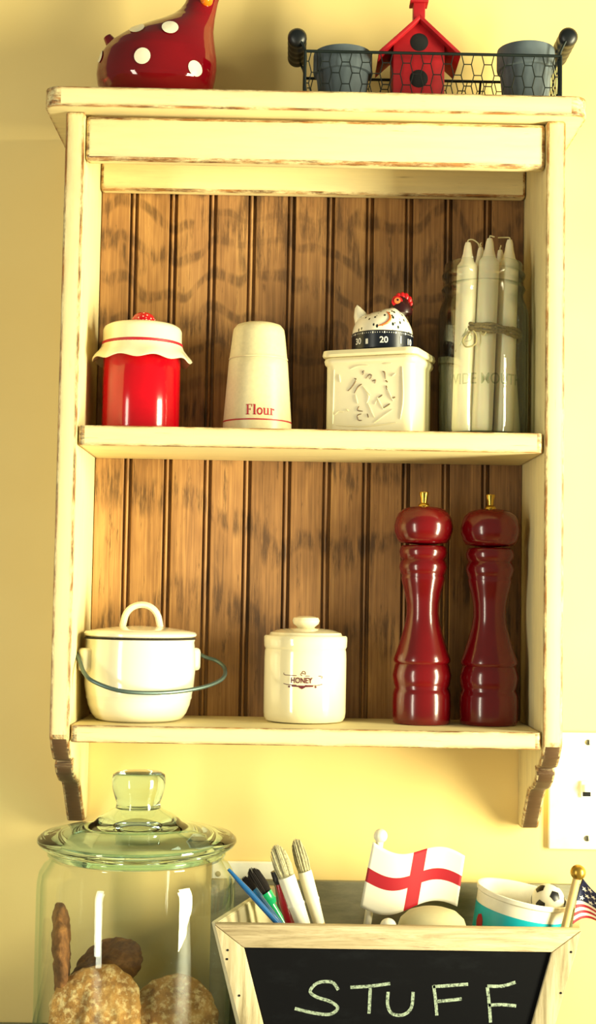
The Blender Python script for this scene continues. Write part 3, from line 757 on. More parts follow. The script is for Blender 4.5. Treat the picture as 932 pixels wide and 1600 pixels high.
# candles
def candle(bot, top, lab, rpx=16.5, wick=None):
    """bot/top: (px, py, Y)"""
    b = P(*bot); t = P(*top); b.z = ZM+.0066
    c = thing('candle', lab, 'candle', b, group='white candles in the preserving jar')
    ax = (t-b); L = ax.length; R = rpx*mpp(-.1); rot = Vector((0, 0, 1)).rotation_difference(ax.normalized()).to_matrix()
    prof = [(0, 0), (R*.7, .0), (R*.93, .002), (R, .006), (R*1.0, L-.037), (R*.97, L-.033), (R*.66, L-.027), (R*.46, L-.016), (R*.36, L-.006), (R*.25, L-.001), (0, L)]
    v, f = lathe_data(prof, 28); obj('wax', [rot @ Vector(p) for p in v], f, M['wax'], c, 50)
    e = rot @ Vector((0, 0, L)); wk = wick or [(.001, 0, .003), (.006, -.002, .001)]
    tube('wick', catmull([e-Vector((0, 0, .003)), e+Vector((0, 0, .002))]+[e+Vector(w_) for w_ in wk], 4), .0009, M['wick'], c, 6)
candle((722, 665, -.118), (732, 378, -.118), 'white candle whose wick bends over towards its neighbour, jar side facing the cream box', 16, [(.006, -.001, .003), (.013, -.002, -.002), (.015, -.003, -.008)])
candle((753, 665, -.126), (766, 372, -.116), 'middle white candle of the three front ones in the preserving jar', 16.5)
candle((787, 665, -.114), (797, 374, -.100), 'white candle in the preserving jar, on the pepper-mill side of the bundle'.replace('on the pepper-mill side of the bundle', 'beside the cabinet side panel'), 15.5, [(-.006, 0, .0025), (-.016, 0, .002)])
candle((742, 665, -.078), (752, 386, -.080), 'white candle at the back of the jar, between two front candles', 14.5, [(-.001, 0, .004), (.001, 0, .006)])
candle((800, 665, -.088), (782, 390, -.079), 'white candle leaning at the back of the jar towards its glass wall', 14.0, [(.001, 0, .004), (.001, 0, .006)])
# twine
zc_ = P(762, 521, -.1).z; tcx = P(762, 521, -.1).x
tw = thing('twine', 'rough brown twine tied round the candle bundle', 'twine', (tcx, -.1, zc_))
tp = []
RX, RY = 51.5*mpp(-.1), .0385
for j, (dz, rr) in enumerate(((.0042, 0), (0, .0006), (-.0042, 0))):
    pts = []
    for i in range(48):
        a = 2*PI*i/48; x_ = (RX+rr)*math.cos(a); y_ = (RY+rr)*math.sin(a)
        pts.append((x_, y_, dz-x_*.10+.0011*math.sin(a*7+j*2)))
    tp.append(tube_data(pts, [.0025+.0004*math.sin(i*2.7) for i in range(48)], 6, closed=True))
v, f = merge(tp); obj('winding', v, f, M['twine'], tw)
lx = -RX*.62
M['twine_pale'] = plain('pale_twine', '#c9b982', .9, var=.1)
tube('bow_loop', catmull([(lx, -RY*.86, -.004), (lx-.010, -RY*.8-.003, -.016), (lx-.006, -RY-.001, -.026), (lx+.006, -RY-.002, -.022), (lx+.007, -RY-.001, -.010), (lx+.003, -RY, -.004)], 5), .0011, M['twine_pale'], tw, 6)
tube('loose_end', catmull([(lx, -RY*.88, -.004), (lx-.012, -RY*.72, -.017), (lx-.018, -RY*.60, -.030)], 5), .0011, M['twine_pale'], tw, 6)
tube('loose_end', catmull([(lx+.013, -RY*.95, -.004), (lx+.016, -RY-.003, -.010), (lx+.020, -RY-.002, -.006)], 5), .0011, M['twine_pale'], tw, 6)

# ================================================================ lower shelf
# enamel pot
Y = -.099; cx = 218; s = mpp(Y); q = P(cx, 1060, Y)
ep = thing('enamel_pot', 'white enamel pot with lid and hanging wire bail handle', 'pot', (q.x, Y, ZL+.0003))
pz = lambda y: P(218, y, Y).z-ZL
lathe('body', [(0, 0), (60*s, 0), (68*s, .003), (74*s, .010), (79*s, pz(1100)), (84.5*s, pz(1072)), (86.5*s, pz(1045)), (86*s, pz(1020)), (84*s, pz(1003)), (85.5*s, pz(998)), (82*s, pz(997)), (82*s, pz(1006)), (82*s, pz(1090)), (60*s, .006), (0, .006)], M['enamel'], ep)
lathe('rim', [(84.5*s, pz(999)), (87*s, pz(997.5)), (84.5*s, pz(996))], M['black_print'], ep, closed=True)
ld = lathe('lid', [(0, pz(995)), (84*s, pz(995)), (87*s, pz(993)), (87.5*s, pz(990)), (85*s, pz(987)), (66*s, pz(983.5)), (40*s, pz(980)), (0, pz(978))], M['enamel'], ep)
hp = []
for i in range(17):
    a = PI*i/16; hp.append((-28*s*math.cos(a)*(1.0 if i not in (0, 16) else 1.05)+.001, 0, pz(980)+(pz(945)-pz(980))*math.sin(a)**.8))
v, f = tube_data(hp, .0046, 10)
c0 = Vector((.001, 0, pz(980)))
obj('lid_handle', [(x, y*1.9, z) for x, y, z in v], f, M['enamel'], ld)
ax = Vector((math.sin(math.radians(118)), -math.cos(math.radians(118)), 0)); pr_ = Vector((math.sin(math.radians(28)), -math.cos(math.radians(28)), 0))
zear = pz(1030)
for sg in (-1, 1):
    a = ax*sg; side = Vector((-a.y, a.x, 0))
    bm = bmesh.new()
    box_bm(bm, 80*s, 99*s, -.0125, .0125, zear-.016, zear+.015, .0055, 3, Matrix(((a.x, side.x, 0, 0), (a.y, side.y, 0, 0), (0, 0, 1, 0), (0, 0, 0, 1))))
    bobj('ear', bm, M['enamel'], ep)
dl = math.radians(30); pd = pr_*math.cos(dl)-Vector((0, 0, math.sin(dl)))
bl = [(101, -4), (108, 8), (124, 20), (129, 42), (112, 72), (66, 95), (0, 106), (-62, 100), (-98, 74), (-106, 50), (-104, 22), (-103, 4), (-103, -6)]
zo = zear+.006
pts = [(ax*a*s+pd*b*s+Vector((0, 0, zo))) for a, b in bl]
tube('bail', catmull(pts, 6), .0027, M['wire_grey'], ep, 10)
# honey jar
Y = -.079; cx = 477; s = mpp(Y); q = P(cx, 1060, Y)
hj = thing('honey_jar', 'cream ceramic honey jar with knobbed lid lettered HONEY', 'jar', (q.x, Y, ZL+.0003))
pz = lambda y: P(477, y, Y).z-ZL
hr = 64.0*s
lathe('body', [(0, 0), (54*s, 0), (60*s, .0015), (63*s, .006), (64*s, .012), (64*s, pz(1030)), (63.5*s, pz(1018)), (62.5*s, pz(1014)), (64.5*s, pz(1010)), (65*s, pz(1000)), (64.8*s, pz(995)), (63*s, pz(993)), (59*s, pz(993)), (59*s, pz(1002)), (0, pz(1002))], M['cream'], hj)
hl = lathe('lid', [(0, pz(999)), (57*s, pz(999)), (58*s, pz(994)), (55*s, pz(988.5)), (42*s, pz(984)), (20*s, pz(981.5)), (0, pz(981))], M['cream'], hj)
lathe('knob', [(12*s, pz(983)), (15*s, pz(979)), (20*s, pz(975)), (21.5*s, pz(970)), (19.5*s, pz(965.5)), (12*s, pz(963)), (0, pz(962.5))], M['cream'], hl, 40, off=(0, 0, 0))
hk = lambda cx_, cy_: ((400+cx_/5.825-471)*s, pz(950+cy_/5.825)-pz(1060))
pt = []
pt.append(ribbon([hk(240, 578), hk(242, 592), hk(262, 597), hk(340, 598), hk(460, 600), hk(580, 601), hk(596, 606), hk(592, 618), hk(582, 614)], (.0009)))
pt.append(ribbon([hk(240, 672), hk(270, 679), hk(340, 682), hk(460, 683), hk(550, 683), hk(596, 673)], (.0009)))
spi = [hk(424+(5+i*1.3)*math.cos(i*.6), 574+(5+i*1.3)*math.sin(i*.6)) for i in range(13)]
pt.append(ribbon(spi, (.0009))); pt.append(ribbon([hk(404, 575), hk(402, 590), hk(412, 600)], (.0009)))
for a in (295, 533): pt.append(disc2(*hk(a, 697), .0015))
v, f = wrap(merge(pt), lambda z: hr, pz(1060), phi0=-.08, eps=.0004); obj('scroll_print', v, f, M['maroon_print'], hj, 0, fix=False)
pt = [ribbon([hk(318, 690), hk(370, 692), hk(460, 692), hk(512, 690)], .0020), (lambda v_: (v_, [tuple(range(len(v_)))]))([hk(a, b) for a, b in ((375, 690), (390, 706), (412, 718), (435, 706), (455, 690))])]
v, f = wrap(merge(pt), lambda z: hr, pz(1060), phi0=-.08, eps=.0005); obj('scroll_print', v, f, M['maroon_print'], hj, 0, fix=False)
td = text_data('HONEY', .0092, .00025); td = ([(x*.92, y*1.08, 0) for x, y, _ in td[0]], td[1])
v, f = wrap(td, lambda z: hr, pz(1060.3), phi0=-.10, eps=(.0009)); obj('lettering', v, f, M['maroon_print'], hj, 0, fix=False)
# pepper mills
mp_ = [(95, 18), (97, 40), (102, 58), (115, 73), (130, 80), (150, 84.5), (165, 83.5), (185, 77), (198, 69), (207, 62), (212, 66), (225, 69), (238, 66), (246, 61), (255, 66), (268, 69), (283, 65), (292, 60), (297, 62.5), (303, 61.5), (315, 59), (340, 52), (370, 46.5), (400, 45.5), (430, 50), (470, 61), (510, 74), (530, 81), (536, 81), (543, 75), (550, 78), (575, 83.5), (600, 80), (612, 75), (618, 79), (630, 82), (660, 83), (696, 82)]
for cxp, dy, lab in ((661, 0, 'tall red turned wooden pepper mill nearer the honey jar'), (765.5, 4, 'tall red turned wooden pepper mill against the cabinet side panel')):
    Y = -.085; s = mpp(Y); q = P(cxp, 950, Y)
    ml = thing('pepper_mill', lab, 'pepper mill', (q.x, Y, ZL+.0003))
    zz = lambda c: max(0, P(cxp, 740+c/1.827+dy, Y).z-ZL)
    ztop = zz(97); k_ = ztop/ztop
    body = [(r/1.827*s, zz(y)) for y, r in mp_]
    split = next(i for i, (y, r) in enumerate(mp_) if y == 207)
    lathe('body', [(0, body[split][1])]+body[split:]+[(81/1.827*s, .0012), (78/1.827*s, 0), (0, 0)], M['red_mill'], ml, 56, smooth=60)
    hd = lathe('head', [(0, zz(94))]+body[:split]+[(0, body[split][1]+.0004)], M['red_mill'], ml, 56, smooth=60)
    lathe('finial', [(0, zz(53)), (13/1.827*s, zz(53.5)), (14/1.827*s, zz(56)), (10.5/1.827*s, zz(70)), (9/1.827*s, zz(84)), (14/1.827*s, zz(87)), (17/1.827*s, zz(92)), (17/1.827*s, zz(97)), (0, zz(98))], M['brass'], hd, 24)

# ================================================================ wall plates
sp = P(930, 1233, -.004)
pl = thing('switch_plate', 'white wall plate with toggle switch and two screws beside the cabinet', 'switch', (sp.x, -.0004, sp.z))
s = mpp(-.006); X0, X1 = (858-930)*s, (1004-930)*s; Z0, Z1 = P(930, 1328, -.006).z-sp.z, P(930, 1145, -.006).z-sp.z
box('plate', X0, X1, -.0065, 0, Z0, Z1, M['white_plastic'], pl, .0025)
for px_, py_ in ((919, 1160), (918, 1310), (990, 1161), (990, 1311)):
    a, b = (px_-930)*s, P(930, py_, -.006).z-sp.z
    v, f = lathe_data([(0, 0), (.0042, 0), (.0040, .0008), (.0025, .0014), (0, .0015)], 18)
    sw_ = obj('screw', [(x+a, -.0066-z, y+b) for x, y, z in v], f, M['steel'], pl)
    box('slot', a-.0006, a+.0006, -.0084, -.0078, b-.0030, b+.0030, M['black_hole'], sw_)
for px_ in (916, 962):
    a, b = (px_-930)*s, P(930, 1233, -.006).z-sp.z
    tg = box('toggle', a-.0080, a+.0080, -.0105, -.0066, b-.0115, b+.0115, M['white_plastic'], pl, .0012)
    box('slot', a-.0055, a+.0055, -.0112, -.0100, b-.0095, b-.0035, M['black_hole'], tg, .0005)
    box('lever', a-.0045, a+.0045, -.0165, -.0100, b-.0030, b+.0065, M['white_plastic'], tg, .0012)
op = P(385, 1425, -.004)
ol = thing('outlet_plate', 'white socket plate on the wall behind the glass cookie jar and brushes', 'socket', (op.x, -.0004, op.z))
box('plate', -.049, .042, -.0065, 0, P(385, 1502, -.006).z-op.z, P(385, 1346, -.006).z-op.z, M['white_plastic'], ol, .003)
for z_ in (-.052, .0, .052):
    v, f = lathe_data([(0, 0), (.004, 0), (.0035, .001), (0, .0013)], 16); obj('screw', [(x-.040, -.0066-z, y+z_) for x, y, z in v], f, M['steel'], ol)

# ================================================================ glass cookie jar
YJ2 = -.156; cx = 213; s = mpp(YJ2); q = P(cx, 1400, YJ2)
gj = thing('cookie_jar', 'large clear glass cookie jar with a knobbed glass lid on the counter', 'jar', (q.x, YJ2, ZC+.0003))
pz = lambda y: P(213, y, YJ2).z-ZC
RB = 152*s
outp = [(0, 0), (RB*.90, 0), (RB*.97, .004), (RB, .016), (RB, pz(1392)), (RB*.995, pz(1375)), (RB*.975, pz(1360)), (RB*.93, pz(1349)), (RB*.885, pz(1344)), (RB*.875, pz(1338)), (RB*.90, pz(1333)), (RB*.90, pz(1329))]
inp = [(RB*.87, pz(1329)), (RB*.845, pz(1340)), (RB*.88, pz(1351)), (RB*.945, pz(1366)), (RB-.005, pz(1382)), (RB-.005, .02), (RB*.93, .009), (0, .008)]
lathe('glass_body', outp+inp, M['jar_glass'], gj, 96)
lid = [(0, pz(1206)), (34*s, pz(1206.5)), (40*s, pz(1210)), (41.5*s, pz(1218)), (41*s, pz(1230)), (37*s, pz(1244)), (33.5*s, pz(1254)), (35*s, pz(1262)), (48*s, pz(1269)), (60*s, pz(1276)), (68*s, pz(1284)), (92*s, pz(1291)), (125*s, pz(1298)), (146*s, pz(1303)), (152*s, pz(1308)), (153*s, pz(1313)), (149*s, pz(1319)), (140*s, pz(1325)), (132*s, pz(1327)), (131*s, pz(1335)), (124*s, pz(1338)), (118*s, pz(1330)), (112*s, pz(1315)), (80*s, pz(1304)), (55*s, pz(1296)), (0, pz(1291))]
lathe('lid', lid, M['lid_glass'], gj, 96, smooth=50)
# cookies
def cookie(px, py, Y, rx, th, rot, mat, lab, seed, z=None):
    p = P(px, py, Y)
    bm = bmesh.new(); bmesh.ops.create_icosphere(bm, subdivisions=5, radius=1)
    R = Matrix.Rotation(rot[2], 3, 'Z') @ Matrix.Rotation(rot[1], 3, 'Y') @ Matrix.Rotation(rot[0], 3, 'X')
    for v in bm.verts:
        n = v.co.normalized(); c = Vector((n.x, n.y, n.z))
        f_ = 1/max(1e-6, (abs(n.x*n.x+n.y*n.y)**1.4+abs(n.z)**2.8)**(1/2.8))
        c = Vector((c.x*f_*rx, c.y*f_*rx, c.z*f_*th))
        nn = .0045*noise.noise(c*28+Vector((seed*7.3, 0, 0)))+.0032*noise.noise(c*75+Vector((seed, 5, 0)))+.0018*noise.noise(c*190+Vector((0, seed, 0)))
        v.co = R @ (c+n*nn)
    zmin_ = min(v.co.z for v in bm.verts)
    o = bobj('cookie', bm, mat, None, 0); o.data.shade_smooth(); o.location = p
    if z is not None: o.location.z = z-zmin_
    tag(o, lab, 'cookie', 'cookies in the glass jar'); return o
cz0 = ZC+.0095
r90 = PI/2
cookie(97, 1487, -.156, .057, .0100, (0, math.radians(86), math.radians(8)), M['cookie_dark'], 'brown cookie standing on edge against the jar wall', 1)
cookie(150, 1581, -.212, .058, .013, (math.radians(62), math.radians(12), math.radians(-12)), M['cookie'], 'pale oat cookie leaning face out in the jar', 2)
cookie(272, 1592, -.196, .056, .013, (math.radians(50), math.radians(-22), math.radians(18)), M['cookie'], 'golden oat cookie leaning back beside the pale one in the jar', 3)
cookie(168, 1511, -.122, .050, .011, (math.radians(25), math.radians(-20), 0), M['cookie_dark'], 'dark brown cookie lying tilted on top of the pile', 4)
cookie(141, 1600, -.138, .054, .0155, (0, 0, .4), M['cookie'], 'thick cookie lying flat on the jar bottom under another flat one', 5, z=cz0)
cookie(143, 1590, -.140, .054, .0150, (0, math.radians(2), 2.4), M['cookie'], 'flat cookie lying on the bottom one and carrying the tilted dark one', 7, z=cz0+.032)
cookie(284, 1600, -.128, .050, .012, (0, 0, 1.4), M['cookie_dark'], 'dark cookie lying flat on the jar bottom behind the golden one', 6, z=cz0)

# ================================================================ chalkboard crate
CF, CB = -.270, -.022
zr_ = P(620, 1449, CF).z
tl, tr_ = P(335, 1447, CF), P(910, 1456, CF)
crx = (tl.x+tr_.x)/2
cr = thing('chalkboard_crate', 'wooden crate with a black chalkboard front lettered STUFF on the counter', 'crate', (crx, (CF+CB)/2, ZC+.0003))
ycr = (CF+CB)/2
def cl(px, py, Y): p = P(px, py, Y); return p.x-crx, p.z-ZC
ztop = zr_-ZC; hwT = (tr_.x-tl.x)/2
slope = 41*mpp(CF)/(P(0, 1447, CF).z-P(0, 1600, CF).z)
hwB = hwT-slope*ztop
yf = CF-ycr; yb = CB-ycr; th = .014
sw2 = .0285
def hwz(z): return hwB+(hwT-hwB)*z/ztop
def ff(u, v, w): return (u, yf+w, v)
prism('front_rail', [(-hwT, ztop), (hwT, ztop), (hwz(ztop-.027)-sw2, ztop-.027), (-hwz(ztop-.027)+sw2, ztop-.027)], th, M['crate'], cr, bev=.0012, frame=ff)
for sg in (-1, 1):
    prism('front_stile', [(sg*(hwT-.0006), ztop-.0012), (sg*(hwz(ztop-.0274)-sw2), ztop-.0276), (sg*(hwz(.028)-sw2), .0276), (sg*(hwB), .0004)], th, M['crate_z'], cr, bev=.0012, frame=ff)
prism('front_rail', [(-hwB+.001, 0), (hwB-.001, 0), (hwz(.027)-sw2, .027), (-hwz(.027)+sw2, .027)], th, M['crate'], cr, bev=.0012, frame=ff)
prism('chalkboard', [(-hwz(.02)+.012, .015), (hwz(.02)-.012, .015), (hwT-.018, ztop-.018), (-hwT+.018, ztop-.018)], .004, M['chalkboard'], cr, frame=lambda u, v, w: (u, yf+.004+w, v))
# nail heads on the stiles
for px_, py_ in ((356, 1485), (355, 1499), (893, 1488), (877, 1552), (374, 1556)):
    a, b = cl(px_, py_, CF); v, f = lathe_data([(0, 0), (.0015, 0), (.0012, .0005), (0, .0006)], 10)
    obj('nail', [(x+a, yf-.0001-z, y+b) for x, y, z in v], f, M['black_hole'], cr)
# sides, back and bottom
def panel(name, a, b, z0, z1, t, mat, ina=0.0, inb=0.0):
    A, Bv = Vector((*a, 0)), Vector((*b, 0)); d = (Bv-A).normalized(); n = Vector((-d.y, d.x, 0))*t
    bm = bmesh.new(); vs = []
    for z, k_ in ((z0, 1), (z1, 0)):
        for p, off in ((A, ina), (Bv, inb), (Bv+n, inb), (A+n, ina)): vs.append(bm.verts.new((p.x+off*k_, p.y, z)))
    for g in ((0, 1, 2, 3), (4, 5, 6, 7), (0, 1, 5, 4), (1, 2, 6, 5), (2, 3, 7, 6), (3, 0, 4, 7)): bm.faces.new([vs[i] for i in g])
    bmesh.ops.bevel(bm, geom=list(bm.edges), offset=.001, segments=2, affect='EDGES')
    return bobj(name, bm, mat, cr)
xbl = cl(430, 1374, CB-.012)[0]; M['crate_pale'] = plain('pale_inner_board', '#ded2ab', .7, var=.05)
dinb = (hwT-hwB)
panel('side_board', (xbl, yb-.010), (-hwT+.004, yf+th+.001), .002, ztop-.001, -.009, M['crate_pale'], dinb*.5, dinb*.95)
panel('side_board', (hwT-.011, yf+th+.001), (hwT+.040, yb-.011), .002, ztop-.024, -.009, M['crate_pale'], -dinb*.98, -dinb*.98-.012)
xb_l = cl(330, 1390, CB-.012)[0]; xb_r = hwT+.052
zbk = P(620, 1379, CB-.010).z-ZC
prism('back_board', [(xb_l, 0), (xb_r-dinb*1.15-.012, 0), (xb_r, zbk), (xb_l, zbk)], .010, M['grey_board'], cr, bev=.001, frame=lambda u, v, w: (u, yb-.010+w, v))
box('bottom_board', -hwB+.04, hwB-.01, yf+th+.002, yb-.011, 0, .008, M['grey_board'], cr)
# chalk letters
def chalk(strokes, jit=.0):
    parts = []
    for st in strokes:
        pp = catmull([(*cl(a, b, CF+.004), 0) for a, b in st], 6) if len(st) > 2 else [Vector((*cl(a, b, CF+.004), 0)).lerp(Vector((*cl(*st[1], CF+.004), 0)), i/8) for i in range(9) for a, b in [st[0]]]
        v, f = ribbon([(p.x, p.y) for p in pp], (.0038))
        parts.append(([(x, yf+.0036, z) for x, z in v], f))
    v, f = merge(parts); obj('chalk_letter', v, f, M['chalk'], cr, 0, fix=False)
chalk([[(529, 1547), (519, 1535), (497, 1536), (485, 1549), (495, 1558), (516, 1565), (528, 1575), (516, 1585), (490, 1583), (461, 1576)]])
chalk([[(548, 1543), (580, 1541), (610, 1537)], [(579, 1543), (578, 1565), (577, 1584)]])
chalk([[(607, 1550), (606, 1570), (613, 1584), (630, 1586), (643, 1575), (646, 1550)]])
chalk([[(678, 1540), (681, 1562), (683, 1587)], [(677, 1542), (705, 1540), (732, 1538)], [(683, 1565), (705, 1563), (722, 1561)]])
chalk([[(762, 1543), (765, 1570), (767, 1598)], [(762, 1541), (785, 1541), (806, 1535)], [(764, 1571), (785, 1570), (807, 1572)]])

# ================================================================ things in the crate
def brush(name, lab, top, ref, Y, bl=None, bw_=0, bmat=None, fer=None, hand=None, hrad=.003, Lf=0):
    """axis through pixels top->ref at depth Y down to the crate floor"""
    a, b = P(*top, Y), P(*ref, Y); d = (b-a).normalized(); zb_ = ZC+.0095
    L = (a.z-zb_)/(-d.z); foot = a+d*L
    t = thing(name, lab, 'paintbrush', foot, group='paintbrushes in the chalkboard crate')
    ax_ = -d
    def pt(u): return ax_*(L-u)       # u = distance from the top
    u = 0
    if bl:
        side = Vector((0, -1, 0)).cross(ax_).normalized(); parts = []
        for i in range(120):
            g, h_ = random.uniform(-1, 1), random.uniform(-1, 1)
            if g*g+h_*h_ > 1: g *= .6; h_ *= .6
            ln = bl*(1-.22*g*g-.1*random.random())
            base = pt(bl+.004)+side*g*bw_*.8+Vector((0, 1, 0))*h_*bw_*.5
            mid = base+ax_*(ln*.55)+side*g*bw_*.2; tip = base+ax_*(ln+.004)+side*(g*bw_*.12)
            parts.append(tube_data([base, mid, tip], [bw_*.11, bw_*.11, bw_*.03], 5))
        v, f = merge(parts); obj('bristles', v, f, bmat, t); u = bl
    if fer:
        v, f = tube_data([pt(u-.001), pt(u+.004), pt(u+Lf*.5), pt(u+Lf*.5+.002), pt(u+Lf*.52+.004), pt(u+Lf)], [bw_*.98, bw_, bw_*.95, bw_*1.03, bw_*.93, bw_*.8], 20); obj('ferrule', v, f, fer, t); u += Lf
    n_ = 10; us = [u+(L-u)*i/n_ for i in range(n_+1)]
    rr = [hrad*(1.0 if bl or i > 0 else .55)*(1-.35*(i/n_)**2) for i in range(n_+1)]
    v, f = tube_data([pt(x_) for x_ in us], rr, 16); obj('handle', v, f, hand, t)
    return t
brush('paintbrush', 'thin dark blue handle of a slim brush leaning out past the crate side', (357, 1358), (437, 1446), -.243, hand=M['blue'], hrad=.0036)
brush('paintbrush', 'dark-bristled brush with a green handle in the crate corner', (391, 1356), (444, 1446), -.138, .038, .0098, M['bristle_dark'], M['green'], M['green'], .0052, .016)
brush('paintbrush', 'dark-bristled brush with a bright blue handle beside the green one', (380, 1370), (438, 1446), -.162, .022, .0060, M['bristle_dark'], M['blue2'], M['blue2'], .0052, .016)
brush('paintbrush', 'red-handled brush with a black tip beside the pale bristle brushes', (430, 1362), (455, 1447), -.183, .0, .0056, None, M['black_ferrule'], M['red_lacq'], .0062, .016)
brush('paintbrush', 'wide pale-bristle brush with a white ferrule next to the red handle', (430, 1320), (475, 1447), -.222,   .042, .0108, M['bristle_pale'], M['ferrule'], M['handle_wood'], .0085, .066)
brush('paintbrush', 'narrower pale-bristle brush with a white ferrule leaning farthest into the crate', (462, 1310), (500, 1447), -.201, .043, .0088, M['bristle_pale'], M['ferrule'], M['handle_wood'], .0072, .066)
def cloth(name, corner, Y, nu, nv, wave, mat, parent, off):
    """corner: TL,TR,BR,BL pixels; UV 0..1"""
    TL, TR, BR, BL = [P(a, b, Y) for a, b in corner]; V, F, UV = [], [], []
    for j in range(nv+1):
        for i in range(nu+1):
            u, v = i/nu, j/nv
            p = (TL*(1-u)+TR*u)*v+(BL*(1-u)+BR*u)*(1-v); p = p+wave(u, v)-off
            V.append(p); UV.append((u, v))
    for j in range(nv):
        for i in range(nu): a = j*(nu+1)+i; F.append((a, a+1, a+nu+2, a+nu+1))
    me = bpy.data.meshes.new(name); me.from_pydata([tuple(x) for x in V], [], F); ul = me.uv_layers.new()
    for lp in me.loops: ul.data[lp.index].uv = UV[lp.vertex_index]
    finish(me, mat, 60); o = link(bpy.data.objects.new(name, me), parent)
    sm = o.modifiers.new('thickness', 'SOLIDIFY'); sm.thickness = .0006; return o
def stick_flag(name, lab, ball, ref, Y, rb_, rs, bmat, smat, zf=.0095):
    a, b = P(*ball, Y), P(*ref, Y); d = (b-a).normalized(); L = (a.z-ZC-zf)/(-d.z); foot = a+d*L
    t = thing(name, lab, 'flag', foot)
    tube('stick', [Vector((0, 0, 0)), -d*(L-rb_*.7)], rs, smat, t, 14)
    v, f = lathe_data([(rb_*math.sin(PI*i/16) if 0 < i < 16 else 0, rb_*math.cos(PI*i/16)) for i in range(17)], 28)
    c = -d*L; obj('finial', [Vector(x)+c for x in v], f, bmat, t, 60)
    return t, foot
t, fo = stick_flag('england_flag', 'small white flag with a red cross and white ball-topped stick', (595, 1306), (574, 1447), -.130, 11*mpp(-.16), .0052, M['ball_white'], M['ball_white'])
cloth('cloth', ((583, 1315), (727, 1341), (715, 1420), (563, 1417)), -.137, 36, 16, lambda u, v: Vector((0, -.004*math.sin(u*2*PI), -.009*math.sin(u*2*PI*.95)*1.0)), M['flag_e'], t, fo)
t2 = thing('ball_topped_stick', 'short white ball-topped stick below the red cross flag', 'stick', (P(607, 1446, -.235).x, -.235, ZC+.0095))
zc2 = P(607, 1448, -.235).z-ZC-.0095; rb2 = 13*mpp(-.235)
tube('stick', [(0, 0, 0), (0, 0, zc2-rb2*.7)], .004, M['ball_white'], t2, 12)
v, f = lathe_data([(rb2*math.sin(PI*i/14) if 0 < i < 14 else 0, zc2+rb2*math.cos(PI*i/14)) for i in range(15)], 24); obj('finial', v, f, M['ball_white'], t2, 60)
# beige dome: soft round ball resting in the crate
Yd = -.195; qd = P(676, 1418, Yd); rd = 57*mpp(Yd); hd_ = qd.z-ZC-.0095
dprof = [(0, 0), (rd*.8, 0), (rd*.96, .01), (rd, hd_-.06), (rd, hd_-.045), (rd*.97, hd_-.028), (rd*.86, hd_-.014), (rd*.66, hd_-.0055), (rd*.4, hd_-.0015), (0, hd_)]
o = lathe('felt_dome', dprof, M['dome'], None, 48, smooth=80); o.location = (qd.x, Yd, ZC+.0095); tag(o, 'smooth beige round-topped object in front of the red cross flag', 'ball')
# tub
tilt = math.radians(11)
Yu = -.125; pc = P(819, 1394, Yu); rt = 72*mpp(Yu)
axis = Vector((math.sin(tilt), -.04, math.cos(tilt))).normalized()
Lt = (pc.z-ZC-.022)/axis.z
base = pc-axis*Lt
rotm = Vector((0, 0, 1)).rotation_difference(axis).to_matrix()
tb = thing('plastic_tub', 'white plastic tub with a turquoise printed band leaning in the crate', 'tub', base)
def ta(v): return [rotm @ Vector(x) for x in v]
rbm = rt*.80
def tr2(z): return rbm+(rt*.97-rbm)*z/Lt
v, f = lathe_data([(0, 0), (rbm*.97, 0), (rbm, .003), (tr2(Lt-.008), Lt-.008), (rt, Lt-.006), (rt*1.01, Lt-.001), (rt*.99, Lt), (rt*.955, Lt-.001), (tr2(Lt-.01)-.002, Lt-.01), (rbm-.002, .005), (0, .005)], 64)
obj('tub_body', ta(v), f, M['ball_white'], tb)
zbt = Lt-.0225
v, f = lathe_data([(tr2(z)+.0004, z) for z in (Lt*.12, Lt*.5, zbt)], 64); obj('printed_band', ta(v), f, M['teal'], tb, fix=False)
def blob(phi, z0, w_, h_, mat, n=14):
    pts = [((1+.12*math.sin(i*3.1))*w_*math.cos(2*PI*i/n), (1+.12*math.cos(i*2.3))*h_*math.sin(2*PI*i/n)) for i in range(n)]
    vv, ff_ = wrap((pts, [tuple(range(n))]), tr2, z0, phi0=phi, eps=.0009); obj('print_shape', ta(vv), ff_, mat, tb, 0, fix=False)
blob(-1.18, zbt-.022, .0075, .011, M['red_print']); blob(-.05, zbt-.022, .010, .007, M['brown_print']); blob(1.2, zbt-.014, .008, .008, M['red_print'])
blob(-.06, zbt-.024, .0065, .0055, M['orange'])
# football in the tub
rbq = 25.5*mpp(-.11); bc = P(857, 1407, -.112)
ball = thing('toy_football', 'small black and white toy football inside the plastic tub', 'ball', (bc.x, bc.y, bc.z-rbq))
v, f = lathe_data([(rbq*math.sin(PI*i/20) if 0 < i < 20 else 0, rbq+rbq*math.cos(PI*i/20)) for i in range(21)], 36); obj('ball_skin', v, f, M['ball_white'], ball, 60)
gr = (1+5**.5)/2
ico = [Vector(p).normalized() for a in (-1, 1) for b in (-gr, gr) for p in ((0, a, b), (a, b, 0), (b, 0, a))]
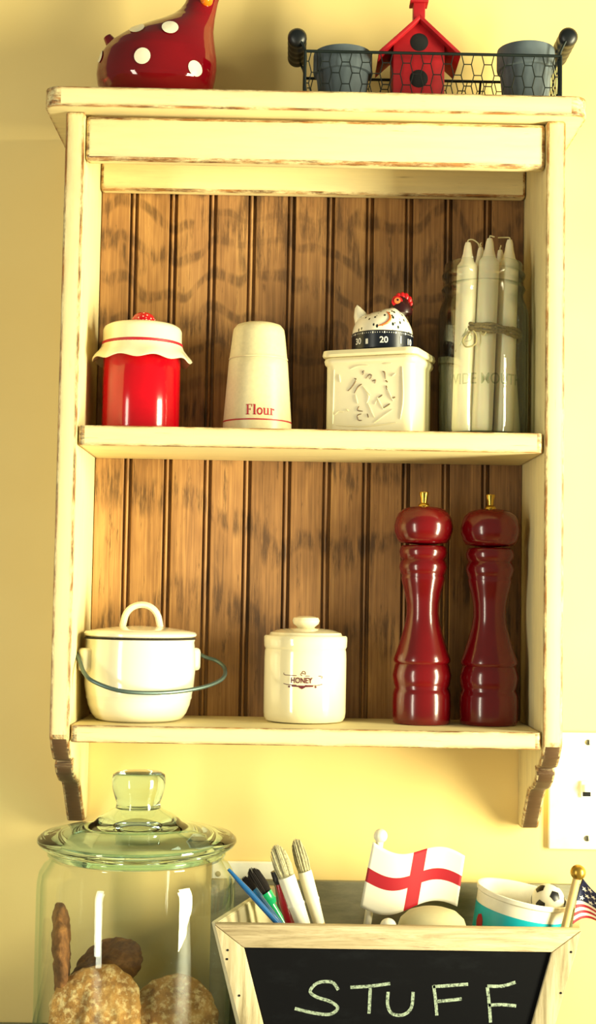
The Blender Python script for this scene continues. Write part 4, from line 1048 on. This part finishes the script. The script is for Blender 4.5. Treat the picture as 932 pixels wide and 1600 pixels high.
# turn one pentagon towards the place the photograph shows it
tgt = Vector((.25, -.80, .42)).normalized(); R_ = ico[0].rotation_difference(tgt).to_matrix()
for n_ in ico:
    n_ = R_ @ n_; e1 = n_.orthogonal().normalized(); e1 = Matrix.Rotation(.5, 3, n_) @ e1; e2 = n_.cross(e1); vs = [n_*rbq*1.015]; cor = [(e1*math.cos(2*PI*i/5)+e2*math.sin(2*PI*i/5))*.36 for i in range(5)]
    for q_ in (.5, 1.0):
        for i in range(5):
            for h_ in (0, .5): vs.append((n_+cor[i].lerp(cor[(i+1) % 5], h_)*q_).normalized()*rbq*1.015)
    obj('pentagon_patch', [x+Vector((0, 0, rbq)) for x in vs], [(0, i+1, (i+1) % 10+1) for i in range(10)]+[(1+i, 11+i, 11+(i+1) % 10, 1+(i+1) % 10) for i in range(10)], M['ball_black'], ball, 60, fix=False)
# striped flag
t, fo = stick_flag('striped_flag', 'small stars and stripes flag on a wooden stick with a gold ball', (904, 1363), (883, 1450), -.185, 12*mpp(-.185), 6*mpp(-.185), M['gold'], M['handle_wood'], .085)
Yf = -.189; L0 = P(906, 1374, Yf); L1 = P(889, 1444, Yf)
V, F, UV = [], [], []; nu, nv = 40, 26
def fpos(u, v):
    e = L1.lerp(L0, v)              # along the stick
    run = .115*u
    dz = -.052*u - .03*u*u*(1-v)*0 + .004*math.sin(u*9+v*3)
    return e+Vector((.0055+run*(.80-.18*v), .020*u+.008*math.sin(u*8+v*2), dz*(1.0*v+.1) + .006*math.sin(u*7)*(1-v)))
for j in range(nv+1):
    for i in range(nu+1): V.append(fpos(i/nu, j/nv)-fo); UV.append((i/nu, j/nv))
for j in range(nv):
    for i in range(nu): a = j*(nu+1)+i; F.append((a, a+1, a+nu+2, a+nu+1))
me = bpy.data.meshes.new('cloth'); me.from_pydata([tuple(x) for x in V], [], F); ul = me.uv_layers.new()
for lp in me.loops: ul.data[lp.index].uv = UV[lp.vertex_index]
finish(me, M['flag_u'], 60); o = link(bpy.data.objects.new('cloth', me), t); o.modifiers.new('thickness', 'SOLIDIFY').thickness = .0006
st_ = []
for r_i in range(4):
    for c_i in range(3):
        cu_, cv_ = .07+c_i*.135+(.065 if r_i % 2 else 0), .545+r_i*.125
        if cu_ > .40 or cv_ > .97: continue
        vs = []
        for i in range(10):
            a = PI/2+2*PI*i/10; rr = (.0040 if i % 2 == 0 else .0016)
            p = fpos(cu_+rr*math.cos(a)/.085, cv_+rr*math.sin(a)/.058)-fo; vs.append(p+Vector((0, -.0012, 0)))
        vs.append(fpos(cu_, cv_)-fo+Vector((0, -.0012, 0)))
        st_.append((vs, [(10, i, (i+1) % 10) for i in range(10)]))
for vs, fs2 in st_: obj('star', vs, fs2, M['white_ink'], t, 0, fix=False)
